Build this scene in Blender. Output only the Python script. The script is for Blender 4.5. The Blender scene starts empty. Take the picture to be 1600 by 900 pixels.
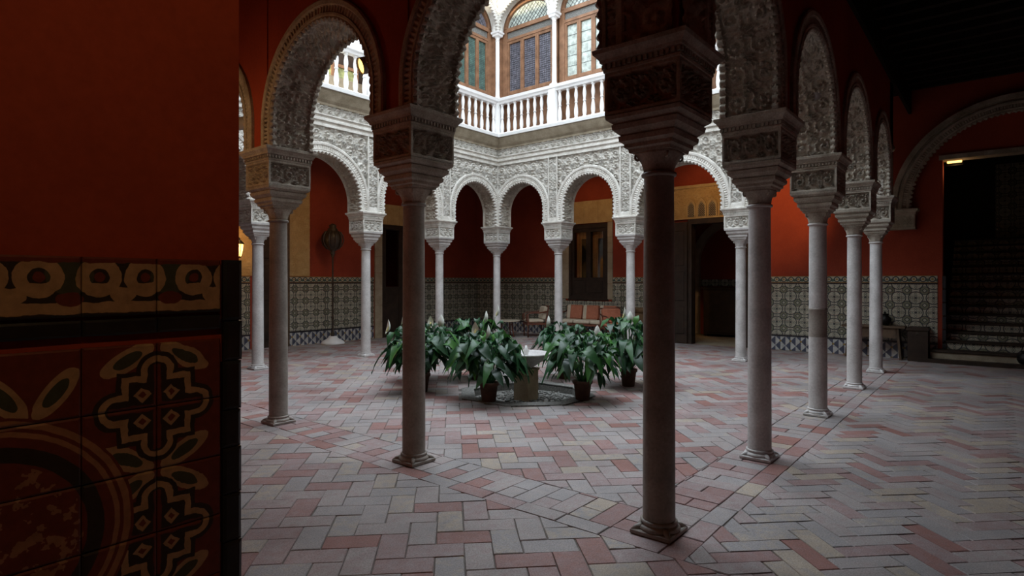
import bpy, bmesh, math, random
import numpy as np
from mathutils import Vector, Matrix

random.seed(7)
rng = np.random.default_rng(7)
SC = bpy.context.scene
COL = SC.collection
PI = math.pi

# ------------------------------------------------------------------ camera, world, light, exposure
cam_data = bpy.data.cameras.new('camera')
cam = bpy.data.objects.new('camera', cam_data)
COL.objects.link(cam)
cam.location = (-3.536, -1.683, 1.6)
cam.rotation_euler = (PI / 2, 0, math.radians(-50.682))
cam_data.sensor_width = 36.0
cam_data.lens = 36.0 * 930.07 / 1600.0
cam_data.shift_y = -0.0065
cam_data.clip_start = 0.05
cam_data.clip_end = 300
SC.camera = cam

SKY = 5.7
world = bpy.data.worlds.new('overcast_sky')
SC.world = world
world.use_nodes = True
wn = world.node_tree.nodes
bg = wn['Background']
bg.inputs['Color'].default_value = (0.80, 0.90, 1.0, 1)
bg.inputs['Strength'].default_value = SKY

# skylight opening of the courtyard: only tells the renderer where the sky comes in
pl = bpy.data.lights.new('sky_portal', 'AREA')
pl.shape = 'RECTANGLE'
pl.size, pl.size_y = 8.3, 8.5
pl.cycles.is_portal = True
po = bpy.data.objects.new('sky_portal', pl)
po.location = (4.3, 4.4, 9.9)
COL.objects.link(po)

SUN_STRENGTH = 6.0
sl = bpy.data.lights.new('sun', 'SUN')
sl.energy = SUN_STRENGTH
sl.angle = math.radians(1.0)
sl.color = (1.0, 0.86, 0.62)
so = bpy.data.objects.new('sun', sl)
so.rotation_euler = Vector((0.93, 0.22, -0.13)).to_track_quat('-Z', 'Y').to_euler()
so.location = (-20, 0, 15)
COL.objects.link(so)

SC.view_settings.view_transform = 'Standard'
SC.view_settings.look = 'None'
SC.view_settings.gamma = 1.0
SC.view_settings.use_curve_mapping = False
SC.view_settings.exposure = 0.0
SC.cycles.use_denoising = True
SC.cycles.max_bounces = 10
SC.cycles.diffuse_bounces = 6
SC.cycles.glossy_bounces = 3
SC.cycles.sample_clamp_indirect = 4.0
SC.cycles.caustics_reflective = False
SC.cycles.caustics_refractive = False

# ------------------------------------------------------------------ materials
class X:
    """A value in a node tree, with arithmetic."""
    nt = None
    def __init__(s, sock): s.s = sock
    @staticmethod
    def m(op, *a, clamp=False):
        n = X.nt.nodes.new('ShaderNodeMath'); n.operation = op; n.use_clamp = clamp
        for i, v in enumerate(a):
            if isinstance(v, X): X.nt.links.new(v.s, n.inputs[i])
            else: n.inputs[i].default_value = float(v)
        return X(n.outputs[0])
    def __add__(a, b): return X.m('ADD', a, b)
    __radd__ = __add__
    def __sub__(a, b): return X.m('SUBTRACT', a, b)
    def __rsub__(a, b): return X.m('SUBTRACT', b, a)
    def __mul__(a, b): return X.m('MULTIPLY', a, b)
    __rmul__ = __mul__
    def __truediv__(a, b): return X.m('DIVIDE', a, b)
    def __lt__(a, b): return X.m('LESS_THAN', a, b)
    def __gt__(a, b): return X.m('GREATER_THAN', a, b)
def xabs(a): return X.m('ABSOLUTE', a)
def xmin(a, b): return X.m('MINIMUM', a, b)
def xmax(a, b): return X.m('MAXIMUM', a, b)
def xmod(a, p): return X.m('FLOORED_MODULO', a, p)
def hyp(a, b): return X.m('SQRT', a * a + b * b)
def rep(a, p): return xmod(a + p / 2, p) - p / 2           # centred repeat
def band(d, r, w): return xabs(d - r) < w                    # a line of half width w at r

def new_mat(name, rough=0.8, spec=0.3):
    m = bpy.data.materials.new(name); m.use_nodes = True
    b = m.node_tree.nodes['Principled BSDF']
    b.inputs['Roughness'].default_value = rough
    b.inputs['Specular IOR Level'].default_value = spec
    X.nt = m.node_tree
    return m, m.node_tree, b
def pos_xyz(nt):
    g = nt.nodes.new('ShaderNodeNewGeometry'); sp = nt.nodes.new('ShaderNodeSeparateXYZ')
    nt.links.new(g.outputs['Position'], sp.inputs[0])
    return X(sp.outputs[0]), X(sp.outputs[1]), X(sp.outputs[2]), g
def noise(nt, vec, scale, detail=4, rough=0.6):
    n = nt.nodes.new('ShaderNodeTexNoise'); n.inputs['Scale'].default_value = scale
    n.inputs['Detail'].default_value = detail; n.inputs['Roughness'].default_value = rough
    if vec is not None: nt.links.new(vec, n.inputs['Vector'])
    return n
def ramp(nt, fac, stops):
    r = nt.nodes.new('ShaderNodeValToRGB'); e = r.color_ramp.elements
    while len(e) < len(stops): e.new(0.5)
    for el, (p, c) in zip(e, stops): el.position = p; el.color = (*c, 1)
    nt.links.new(fac.s if isinstance(fac, X) else fac, r.inputs[0])
    return r.outputs[0]
def mixc(nt, fac, a, b, mode='MIX'):
    n = nt.nodes.new('ShaderNodeMix'); n.data_type = 'RGBA'; n.blend_type = mode
    for i, v in ((0, fac), (6, a), (7, b)):
        if isinstance(v, X): v = v.s
        if isinstance(v, bpy.types.NodeSocket): nt.links.new(v, n.inputs[i])
        elif isinstance(v, (tuple, list)): n.inputs[i].default_value = (*v, 1)
        else: n.inputs[i].default_value = v
    return n.outputs[2]
def bump(nt, b, h, strength, dist=0.01):
    n = nt.nodes.new('ShaderNodeBump'); n.inputs['Strength'].default_value = strength
    n.inputs['Distance'].default_value = dist
    nt.links.new(h.s if isinstance(h, X) else h, n.inputs['Height'])
    nt.links.new(n.outputs[0], b.inputs['Normal'])
def worn(name, c1, c2, scale, rough=0.8, spec=0.3, bstr=0.25, bscale=60, fine=0.3, bdist=0.004):
    """two tones mottled at one scale, with fine grain and a little relief"""
    m, nt, b = new_mat(name, rough, spec)
    g = nt.nodes.new('ShaderNodeNewGeometry')
    n1 = noise(nt, g.outputs['Position'], scale, 6); n2 = noise(nt, g.outputs['Position'], bscale, 3)
    c = ramp(nt, n1.outputs[0], [(0.32, c1), (0.68, c2)])
    c = mixc(nt, fine, c, n2.outputs[0], 'OVERLAY')
    nt.links.new(c, b.inputs['Base Color'])
    if bstr: bump(nt, b, n2.outputs[0], bstr, bdist)
    return m
def plain(name, c, rough=0.6, spec=0.4, metal=0.0):
    m, nt, b = new_mat(name, rough, spec); b.inputs['Base Color'].default_value = (*c, 1)
    b.inputs['Metallic'].default_value = metal
    return m
def glow(name, c, strength):
    m, nt, b = new_mat(name); b.inputs['Base Color'].default_value = (*c, 1)
    b.inputs['Emission Color'].default_value = (*c, 1); b.inputs['Emission Strength'].default_value = strength
    return m

M = {}
M['red'] = worn('red_plaster', (0.26, 0.043, 0.022), (0.35, 0.060, 0.028), 1.3, 0.85, 0.2, 0.2, 40, 0.2)
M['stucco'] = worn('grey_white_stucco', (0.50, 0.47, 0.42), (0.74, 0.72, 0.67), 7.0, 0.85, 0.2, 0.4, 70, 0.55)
M['nearstucco'] = worn('brown_shade_stucco', (0.27, 0.235, 0.19), (0.46, 0.42, 0.355), 6.0, 0.85, 0.2, 0.4, 70, 0.55)  # stucco with the shade of the near arcades put into its colour
M['liningstucco'] = worn('brownish_carved_stucco', (0.40, 0.355, 0.295), (0.62, 0.57, 0.49), 6.0, 0.85, 0.2, 0.4, 70, 0.5)  # near stucco made lighter, court light on the linings put into its colour
M['brownmarble'] = worn('brown_shaded_marble', (0.20, 0.175, 0.15), (0.33, 0.295, 0.26), 3.5, 0.5, 0.4, 0.1, 50, 0.35)  # marble with the shade of backlit columns in its colour; also the stained band
M['oldstucco'] = worn('weathered_cornice_stone', (0.24, 0.20, 0.14), (0.42, 0.36, 0.27), 4.0, 0.9, 0.15, 0.3, 60, 0.4)
M['gold'] = worn('ochre_stucco', (0.46, 0.30, 0.13), (0.58, 0.40, 0.19), 5.0, 0.85, 0.2, 0.3, 80, 0.3)
M['beige'] = worn('beige_stone', (0.34, 0.27, 0.18), (0.46, 0.37, 0.26), 5.0, 0.85, 0.2, 0.3, 60, 0.3)
M['marble'] = worn('grey_veined_marble', (0.42, 0.40, 0.385), (0.62, 0.60, 0.585), 3.5, 0.5, 0.4, 0.1, 50, 0.35)
M['marblewhite'] = worn('white_marble', (0.78, 0.77, 0.76), (0.88, 0.87, 0.86), 4.0, 0.45, 0.4, 0.05, 50, 0.15)
M['mortar'] = worn('dark_mortar', (0.13, 0.115, 0.105), (0.22, 0.195, 0.175), 8, 0.95, 0.1, 0.4, 120, 0.4)
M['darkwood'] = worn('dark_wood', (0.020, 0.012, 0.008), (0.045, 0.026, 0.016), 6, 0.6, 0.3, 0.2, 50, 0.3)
M['ceilwood'] = worn('black_ceiling_wood', (0.010, 0.006, 0.004), (0.022, 0.013, 0.009), 6, 0.75, 0.2, 0.2, 50, 0.3)
M['brownwood'] = worn('brown_window_wood', (0.17, 0.085, 0.045), (0.30, 0.155, 0.085), 5, 0.6, 0.3, 0.2, 50, 0.3)
M['benchwood'] = worn('old_oak', (0.07, 0.045, 0.028), (0.15, 0.095, 0.058), 6, 0.65, 0.3, 0.2, 50, 0.3)
M['rattan'] = worn('reddish_bentwood', (0.11, 0.035, 0.02), (0.2, 0.07, 0.04), 6, 0.5, 0.4, 0.1, 50, 0.2)
M['white'] = plain('white_paint', (0.8, 0.8, 0.79), 0.5)
M['lead'] = plain('lead_came', (0.05, 0.05, 0.055), 0.5, 0.4)
M['iron'] = plain('black_iron', (0.015, 0.013, 0.012), 0.5, 0.4, 0.6)
M['bronze'] = worn('dark_bronze', (0.03, 0.02, 0.012), (0.06, 0.04, 0.024), 20, 0.45, 0.5, 0.3, 60, 0.3)
M['grey'] = plain('grey_lamp_metal', (0.34, 0.33, 0.33), 0.5, 0.4)
M['terracotta'] = worn('dark_terracotta', (0.055, 0.030, 0.020), (0.11, 0.058, 0.038), 9, 0.8, 0.2, 0.3, 70, 0.3)
M['soil'] = plain('soil', (0.02, 0.014, 0.01), 0.95, 0.1)
M['pebble'] = worn('grey_pebbles', (0.08, 0.08, 0.075), (0.24, 0.23, 0.21), 40, 0.8, 0.3, 0.4, 120, 0.3)
M['cushion'] = worn('terracotta_cloth', (0.42, 0.15, 0.09), (0.52, 0.20, 0.12), 14, 0.9, 0.1, 0.2, 200, 0.2)
M['cream'] = worn('cream_cloth', (0.56, 0.48, 0.36), (0.66, 0.57, 0.44), 12, 0.9, 0.1, 0.2, 200, 0.2)
M['brownleather'] = worn('brown_leather', (0.12, 0.07, 0.035), (0.2, 0.12, 0.06), 12, 0.55, 0.3, 0.2, 90, 0.2)
M['stem'] = plain('green_stalk', (0.05, 0.16, 0.03), 0.5)
M['spathe'] = plain('white_spathe', (0.90, 0.92, 0.86), 0.5)
M['spadix'] = plain('yellow_spadix', (0.62, 0.55, 0.2), 0.7)
M['bulb'] = glow('warm_lamp_face', (1.0, 0.60, 0.16), 3.0)
M['flame'] = glow('lantern_bulb', (1.0, 0.55, 0.16), 3.0)
M['amberglass'] = plain('amber_lantern_glass', (0.75, 0.42, 0.14), 0.35)
M['navy'] = worn('navy_glazed_tile', (0.010, 0.011, 0.014), (0.022, 0.022, 0.026), 12, 0.35, 0.5, 0.2, 60, 0.2)
M['duskyglass'] = plain('dim_window_glass', (0.03, 0.022, 0.016), 0.12, 0.6)
M['curtain'] = worn('ochre_curtain', (0.36, 0.21, 0.09), (0.50, 0.30, 0.14), 5, 0.9, 0.1, 0.2, 60, 0.2)

def glass_mat(name, c):
    m, nt, b = new_mat(name, 0.18, 0.6)
    g = nt.nodes.new('ShaderNodeNewGeometry')
    v = nt.nodes.new('ShaderNodeTexVoronoi'); v.inputs['Scale'].default_value = 9
    nt.links.new(g.outputs['Position'], v.inputs['Vector'])
    n = noise(nt, g.outputs['Position'], 25, 2)
    nt.links.new(mixc(nt, 0.5, mixc(nt, 0.3, c, X.m('MULTIPLY', X(v.outputs['Distance']), 1.6), 'OVERLAY'), n.outputs[0], 'OVERLAY'), b.inputs['Base Color'])
    bump(nt, b, n.outputs[0], 0.15, 0.01)
    return m
M['paneblue'] = glass_mat('grey_violet_leaded_glass', (0.13, 0.125, 0.15))
M['panegreen'] = glass_mat('green_leaded_glass', (0.10, 0.19, 0.155))
M['panelight'] = glass_mat('pale_frosted_glass', (0.36, 0.40, 0.36))
M['paneyellow'] = glass_mat('yellow_green_glass', (0.26, 0.28, 0.13))

def leaf_mat():
    m, nt, b = new_mat('glossy_green_leaf', 0.38, 0.5)
    oi = nt.nodes.new('ShaderNodeObjectInfo')
    c = ramp(nt, oi.outputs['Random'], [(0.0, (0.010, 0.042, 0.018)), (0.6, (0.018, 0.075, 0.026)), (0.85, (0.035, 0.13, 0.028)), (1.0, (0.07, 0.21, 0.03))])
    nt.links.new(c, b.inputs['Base Color'])
    tr = nt.nodes.new('ShaderNodeBsdfTranslucent'); nt.links.new(c, tr.inputs[0])
    mx = nt.nodes.new('ShaderNodeMixShader'); mx.inputs[0].default_value = 0.15
    out = nt.nodes['Material Output']
    nt.links.new(b.outputs[0], mx.inputs[1]); nt.links.new(tr.outputs[0], mx.inputs[2]); nt.links.new(mx.outputs[0], out.inputs[0])
    return m
M['leaf'] = leaf_mat()

def brick_mat():
    m, nt, b = new_mat('worn_floor_brick', 0.62, 0.35)
    a = nt.nodes.new('ShaderNodeAttribute'); a.attribute_name = 'tint'
    g = nt.nodes.new('ShaderNodeNewGeometry')
    n1 = noise(nt, g.outputs['Position'], 14, 6, 0.65); n2 = noise(nt, g.outputs['Position'], 110, 3)
    n3 = noise(nt, g.outputs['Position'], 1.2, 4)
    f = X(a.outputs['Fac']) + (X(n1.outputs[0]) - 0.5) * 0.7
    c = ramp(nt, f, [(0.0, (0.255, 0.12, 0.10)), (0.22, (0.265, 0.16, 0.15)), (0.42, (0.285, 0.21, 0.205)),
                     (0.62, (0.315, 0.275, 0.262)), (0.82, (0.27, 0.25, 0.25)), (1.0, (0.36, 0.295, 0.235))])
    c = mixc(nt, 0.7, c, n2.outputs[0], 'OVERLAY')
    c = mixc(nt, 0.6, c, n3.outputs[0], 'OVERLAY')
    nt.links.new(c, b.inputs['Base Color'])
    bump(nt, b, X(n1.outputs[0]) * 0.7 + X(n2.outputs[0]) * 0.3, 0.35, 0.006)
    return m
M['brick'] = brick_mat()

GREENISH = (0.20, 0.20, 0.13)
CREAM, INK, OCHRE, TEAL = (0.44, 0.41, 0.32), (0.035, 0.04, 0.045), (0.30, 0.19, 0.05), (0.06, 0.11, 0.09)
def far_tile(name, kind, p):
    """painted tiles of the far dados; x+y runs along any of the walls"""
    m, nt, b = new_mat(name, 0.35, 0.5)
    x, y, z, g = pos_xyz(nt); h = x + y
    if kind == 'field':
        P = 2 * p
        a, c = rep(h, P), rep(z - 0.36, P); r = hyp(a, c)
        a2, c2 = rep(h + p, P), rep(z - 0.36 + p, P); r2 = hyp(a2, c2)
        aa, cc = xabs(a), xabs(c)
        pet = xmin(hyp((aa - P * 0.2) / 1.0, c / 0.52), hyp(a / 0.52, (cc - P * 0.2) / 1.0))
        col = mixc(nt, r2 < P * 0.27, CREAM, GREENISH); col = mixc(nt, band(r2, P * 0.27, P * 0.022), col, INK)
        col = mixc(nt, (xabs(a2) + xabs(c2)) < P * 0.17, col, INK); col = mixc(nt, (xabs(a2) + xabs(c2)) < P * 0.11, col, CREAM)
        col = mixc(nt, r < P * 0.42, col, CREAM); col = mixc(nt, band(r, P * 0.42, P * 0.03), col, INK)
        col = mixc(nt, pet < P * 0.165, col, INK); col = mixc(nt, pet < P * 0.125, col, CREAM); col = mixc(nt, pet < P * 0.05, col, TEAL)
        col = mixc(nt, r < P * 0.05, col, INK)
    elif kind == 'checker':
        q = p * 0.5
        a, c = xmod(h, q * 2), xmod(z, q * 2)
        tri = (xmod(a + c, q * 2) - xmod(a - c + 4 * q, q * 2)) > 0
        s = ((a - q) * (c - q)) > 0
        col = mixc(nt, xabs(tri - s), (0.50, 0.49, 0.46), (0.07, 0.08, 0.12))
        col = mixc(nt, hyp(rep(h, q * 2), rep(z, q * 2)) < q * 0.22, col, OCHRE)
    else:
        a = rep(h, p); c = z - 1.645
        r = hyp(a, c)
        col = mixc(nt, band(r, p * 0.32, p * 0.07), CREAM, INK)
        col = mixc(nt, hyp(xabs(a) - p * 0.5, c + 0.02) < p * 0.2, col, TEAL)
        col = mixc(nt, r < p * 0.14, col, OCHRE)
        col = mixc(nt, xabs(c) > 0.06, col, OCHRE)
    n = noise(nt, g.outputs['Position'], 9, 5)
    col = mixc(nt, 0.6, col, n.outputs[0], 'OVERLAY')
    nt.links.new(col, b.inputs['Base Color'])
    return m
M['tilefield'] = far_tile('quatrefoil_wall_tile', 'field', 0.15)
M['tilecheck'] = far_tile('triangle_wall_tile', 'checker', 0.22)
M['tilefrieze'] = far_tile('scroll_frieze_tile', 'frieze', 0.157)

def near_tile(name, kind):
    m, nt, b = new_mat(name, 0.42, 0.45)
    x, y, z, g = pos_xyz(nt)
    wob = noise(nt, g.outputs['Position'], 30, 2)
    w = (X(wob.outputs[0]) - 0.5) * 0.012
    TAN, MAR, DK, GR = (0.36, 0.23, 0.14), (0.13, 0.028, 0.018), (0.028, 0.020, 0.016), (0.05, 0.055, 0.035)
    col = None
    if kind == 'star':
        P = 0.345
        a, c = rep(x + 2.893, P * 1.6) + w, rep(z - 1.26, P) + w
        aa, cc = xabs(a), xabs(c)
        star = xmin(xmax(aa, cc) - 0.070, xmin(hyp(aa, xmax(cc - 0.098, 0.0)) - 0.024, hyp(xmax(aa - 0.098, 0.0), cc) - 0.024))
        st4 = xmax(aa, cc) - 0.050
        # pairs of leaves half way between the stars, under the star lines
        c2 = rep(z - 1.26 + P / 2, P) + w
        p_ = aa * 0.86 + xabs(c2) * 0.50; q_ = xabs(c2) * 0.86 - aa * 0.50
        lf = hyp((p_ - 0.082) / 0.072, q_ / 0.027)
        base = mixc(nt, lf < 1.0, MAR, TAN); base = mixc(nt, lf < 0.55, base, GR)
        a3 = xabs(rep(x + 2.893 + P * 0.8, P * 1.6)) + w
        p3 = a3 * 0.60 + cc * 0.80; q3 = cc * 0.60 - a3 * 0.80
        lf2 = hyp((p3 - 0.085) / 0.072, q3 / 0.027)
        base = mixc(nt, lf2 < 1.0, base, TAN); base = mixc(nt, lf2 < 0.55, base, GR)
        base = mixc(nt, star < 0.028, base, DK); base = mixc(nt, star < 0.016, base, TAN)
        base = mixc(nt, star < 0.0, base, DK)
        tri = xmin(xabs(aa - 0.036), 1.0) + xabs(cc - 0.036)
        base = mixc(nt, tri < 0.022, base, TAN); base = mixc(nt, tri < 0.010, base, MAR)
        base = mixc(nt, (band(xmin(aa, cc), 0.0, 0.009)) * (star < -0.006), base, MAR)
        # big roundel lower on the jamb
        rr = hyp(x + 3.25, z - 0.985) + w * 0.4
        base = mixc(nt, rr < 0.30, base, MAR); base = mixc(nt, band(rr, 0.285, 0.008), base, (0.30, 0.15, 0.09))
        base = mixc(nt, band(rr, 0.262, 0.006), base, (0.30, 0.15, 0.09)); base = mixc(nt, band(rr, 0.215, 0.018), base, DK)
        nn = noise(nt, g.outputs['Position'], 22, 3)
        base = mixc(nt, (rr < 0.19) * (X(nn.outputs[0]) > 0.54), base, (0.26, 0.13, 0.08))
        col = base
    else:
        P = 0.23
        a = xabs(rep(x + 2.86, P)) + w; c = z - 1.585 + w
        r = hyp(a - 0.062, c - 0.025)
        col = mixc(nt, hyp(a, c - 0.03) < 0.05, DK, GR)
        col = mixc(nt, band(r, 0.036, 0.014), col, TAN); col = mixc(nt, r < 0.012, col, MAR)
        col = mixc(nt, (c < 0.01) * (r < 0.05), col, TAN)
        col = mixc(nt, band(c, -0.052, 0.014 + 0 * w), col, TAN)
        col = mixc(nt, hyp(a / 1.6, c + 0.03) < 0.018, col, MAR)
        col = mixc(nt, (c > 0.062), col, MAR)
        col = mixc(nt, hyp(a - 0.105, c + 0.02) < 0.02, col, TAN)
    n = noise(nt, g.outputs['Position'], 40, 5)
    col = mixc(nt, 0.5, col, n.outputs[0], 'OVERLAY')
    nt.links.new(col, b.inputs['Base Color'])
    bump(nt, b, n.outputs[0], 0.25, 0.004)
    return m
M['startile'] = near_tile('star_and_leaf_tile', 'star')
M['palmette'] = near_tile('palmette_frieze_tile', 'frieze')

# ------------------------------------------------------------------ mesh helpers
def tag(o, label=None, cat=None, group=None, kind=None):
    for k, v in (('label', label), ('category', cat), ('group', group), ('kind', kind)):
        if v: o[k] = v
    return o
def link(name, me, parent=None):
    o = bpy.data.objects.new(name, me); COL.objects.link(o)
    if parent is not None: o.parent = parent
    return o
def empty(name, loc=(0, 0, 0), rz=0.0):
    o = bpy.data.objects.new(name, None); COL.objects.link(o)
    o.location = loc; o.rotation_euler = (0, 0, rz); o.empty_display_size = 0.1
    return o
def mesh(name, V, F, mat, smooth=False, tint=None):
    me = bpy.data.meshes.new(name)
    me.from_pydata([tuple(v) for v in V], [], [tuple(f) for f in F]); me.materials.append(M[mat] if isinstance(mat, str) else mat)
    if smooth: me.polygons.foreach_set('use_smooth', [True] * len(me.polygons))
    if tint is not None:
        a = me.attributes.new('tint', 'FLOAT', 'FACE'); a.data.foreach_set('value', tint)
    me.update()
    return me
def grid_mesh(name, P, mat, smooth=True, keep=None, closed_u=False):
    """P: (n,m,3) array -> quads; keep: (n-1,m-1) mask"""
    n, m = P.shape[:2]
    idx = np.arange(n * m).reshape(n, m)
    q = np.stack([idx[:-1, :-1], idx[1:, :-1], idx[1:, 1:], idx[:-1, 1:]], -1).reshape(-1, 4)
    if keep is not None: q = q[keep.reshape(-1)]
    if closed_u:
        q = np.concatenate([q, np.stack([idx[-1, :-1], idx[0, :-1], idx[0, 1:], idx[-1, 1:]], -1)])
    me = bpy.data.meshes.new(name)
    me.vertices.add(n * m); me.vertices.foreach_set('co', P.reshape(-1).astype(np.float32))
    me.loops.add(len(q) * 4); me.loops.foreach_set('vertex_index', q.reshape(-1).astype(np.int32))
    me.polygons.add(len(q)); me.polygons.foreach_set('loop_start', (np.arange(len(q)) * 4).astype(np.int32))
    me.polygons.foreach_set('use_smooth', np.full(len(q), smooth))
    me.materials.append(M[mat]); me.update(calc_edges=True)
    return me
class MB:
    """collects simple shapes into one mesh"""
    def __init__(s): s.v, s.f = [], []
    def add(s, V, F):
        o = len(s.v); s.v += [tuple(v) for v in V]; s.f += [tuple(i + o for i in f) for f in F]; return s
    def box(s, x0, x1, y0, y1, z0, z1, b=0.0):
        if b <= 0:
            V = [(x0, y0, z0), (x1, y0, z0), (x1, y1, z0), (x0, y1, z0), (x0, y0, z1), (x1, y0, z1), (x1, y1, z1), (x0, y1, z1)]
            return s.add(V, [(3, 2, 1, 0), (4, 5, 6, 7), (0, 1, 5, 4), (1, 2, 6, 5), (2, 3, 7, 6), (3, 0, 4, 7)])
        rings = []
        for z, i in ((z0, b), (z0 + b, 0), (z1 - b, 0), (z1, b)):
            rings.append([(x0 + i, y0 + i, z), (x1 - i, y0 + i, z), (x1 - i, y1 - i, z), (x0 + i, y1 - i, z)])
        return s.rings(rings)
    def rings(s, R, cap=True):
        n = len(R[0]); V = [p for r in R for p in r]; F = []
        for k in range(len(R) - 1):
            for i in range(n):
                j = (i + 1) % n
                F.append((k * n + i, k * n + j, (k + 1) * n + j, (k + 1) * n + i))
        if cap:
            F.append(tuple(range(n - 1, -1, -1))); F.append(tuple((len(R) - 1) * n + i for i in range(n)))
        return s.add(V, F)
    def lathe(s, prof, n=24, cx=0, cy=0, cap=True):
        return s.rings([[(cx + r * math.cos(2 * PI * i / n), cy + r * math.sin(2 * PI * i / n), z) for i in range(n)] for r, z in prof], cap)
    def squares(s, prof, cx=0, cy=0):
        return s.rings([[(cx - r, cy - r, z), (cx + r, cy - r, z), (cx + r, cy + r, z), (cx - r, cy + r, z)] for r, z in prof])
    def tube(s, pts, r, n=8):
        pts = [Vector(p) for p in pts]; R = []
        rs = r if isinstance(r, (list, tuple)) else [r] * len(pts)
        t0 = None
        for k, p in enumerate(pts):
            t = (pts[min(k + 1, len(pts) - 1)] - pts[max(k - 1, 0)]).normalized()
            a = t.orthogonal() if t0 is None else (t0 - t * t0.dot(t))
            a.normalize(); t0 = a; c = t.cross(a)
            R.append([p + (a * math.cos(2 * PI * i / n) + c * math.sin(2 * PI * i / n)) * rs[k] for i in range(n)])
        return s.rings(R)
    def xform(s, mat):
        s.v = [tuple(mat @ Vector(v)) for v in s.v]; return s
    def me(s, name, mat, smooth=False): return mesh(name, s.v, s.f, mat, smooth)
    def build(s, name, mat, parent=None, smooth=False):
        return link(name, s.me(name, mat, smooth), parent)

def poly_slab(name, outer, holes, fmap, d0, d1, mat, parent=None):
    """solid slab between depths d0 and d1 whose outline (s,z) may have holes; fmap(s,d,z) -> xyz"""
    bm = bmesh.new()
    edges = []
    loops = [outer] + list(holes)
    for lp in loops:
        vs = [bm.verts.new((p[0], 0.0, p[1])) for p in lp]
        for i in range(len(vs)): edges.append(bm.edges.new((vs[i], vs[(i + 1) % len(vs)])))
    bmesh.ops.triangle_fill(bm, use_beauty=True, use_dissolve=False, edges=edges)
    bm.verts.index_update()
    V2 = [(v.co.x, v.co.z) for v in bm.verts]; T = [[v.index for v in f.verts] for f in bm.faces]
    bm.free()
    n = len(V2)
    V = [fmap(a, d0, z) for a, z in V2] + [fmap(a, d1, z) for a, z in V2]
    F = [tuple(t) for t in T] + [tuple(i + n for i in reversed(t)) for t in T]
    k = 0
    for lp in loops:
        m = len(lp)
        for i in range(m):
            j = (i + 1) % m
            F.append((k + i, k + j, n + k + j, n + k + i))
        k += m
    me = mesh(name, V, F, mat)
    bm = bmesh.new(); bm.from_mesh(me); bmesh.ops.recalc_face_normals(bm, faces=bm.faces[:]); bm.to_mesh(me); bm.free()
    return link(name, me, parent)

def carve(x, y):
    """height 0..1 of carved scrollwork, one mirrored scroll per unit cell"""
    ix, iy = np.floor(x), np.floor(y); fx, fy = x - ix, y - iy
    fx = np.where(ix % 2 == 1, 1 - fx, fx); fy = np.where(iy % 2 == 1, 1 - fy, fy)
    dx, dy = fx - 0.5, fy - 0.5; r = np.hypot(dx, dy); ph = np.arctan2(dy, dx)
    sp = np.clip(np.cos(2 * PI * r * 3.4 - ph) * 1.3 + 0.15, 0, 1) * np.clip((0.47 - r) * 12, 0, 1)
    sp *= 0.72 + 0.28 * np.cos(9 * ph + r * 16)
    ro = np.clip((0.15 - r) * 14, 0, 1) * (0.65 + 0.35 * np.cos(5 * ph))
    cx, cy = np.minimum(fx, 1 - fx), np.minimum(fy, 1 - fy); rc = np.hypot(cx, cy); pc = np.arctan2(cy, cx)
    lf = np.clip(np.cos(10 * pc + 1.2) * 1.2 + 0.3, 0, 1) * np.clip((0.30 - rc) * 10, 0, 1)
    ed = np.clip(np.cos(2 * PI * (fx * 2 + 0.3 * np.sin(2 * PI * fy))) * 1.2, 0, 1) * np.clip((r - 0.42) * 8, 0, 1) * np.clip((rc - 0.16) * 8, 0, 1)
    h = np.maximum(np.maximum(sp, ro), np.maximum(lf, ed * 0.8))
    return np.clip((h - 0.30) * 2.0, 0, 1) * 0.75 + 0.25 * h

# ------------------------------------------------------------------ plan of the courtyard (metres)
UE, VB = 8.63, 8.81                     # column lines of the two far sides; the two near ones lie on 0
RU = [0.0, 2.06, 4.30, 6.62, UE]        # columns of the side v = 0
LV = [0.0, 2.34, 4.63, 6.77, VB]        # columns of the side u = 0
EV = [0.0, 2.34, 4.80, 6.79, VB]        # columns of the side u = UE
BU = [0.0, 1.94, 4.34, 6.50, UE]        # columns of the side v = VB
WE, WB, WL, WR = 11.17, 11.88, -2.66, -3.9   # gallery walls
SPRING, TOPW = 3.05, 5.6
T = 0.46                                # thickness of the arcade walls
fE = lambda s, d, z: (UE - d, s, z)
fB = lambda s, d, z: (s, VB - d, z)
fR = lambda s, d, z: (s, d, z)
fL = lambda s, d, z: (d, s, z)

# ------------------------------------------------------------------ floor: mortar beds and single bricks
def clip_poly(P, r):
    for ax, lim, sg in ((0, r[0], 1), (0, r[1], -1), (1, r[2], 1), (1, r[3], -1)):
        Q = []
        for i in range(len(P)):
            a, b = P[i], P[(i + 1) % len(P)]
            ia, ib = (a[ax] - lim) * sg >= 0, (b[ax] - lim) * sg >= 0
            if ia: Q.append(a)
            if ia != ib:
                t = (lim - a[ax]) / (b[ax] - a[ax]); Q.append((a[0] + t * (b[0] - a[0]), a[1] + t * (b[1] - a[1])))
        P = Q
        if len(P) < 3: return []
    return P
def area(P): return abs(sum(P[i][0] * P[(i + 1) % len(P)][1] - P[(i + 1) % len(P)][0] * P[i][1] for i in range(len(P)))) / 2
CAMV = Vector(cam.location); FWD = Vector((0.7737, 0.6336, 0)); SIDE = Vector((0.6336, -0.7737, 0))
def seen(cx, cy):
    d = Vector((cx, cy, 0)) - CAMV; D = d.dot(FWD)
    if D < 2.5: return 0
    x, y = 800 + 930 * d.dot(SIDE) / D, 439.6 + 930 * 1.6 / D
    return 1 / (D * D * D) if (375 < x < 1640 and y < 930) else 0
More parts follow.
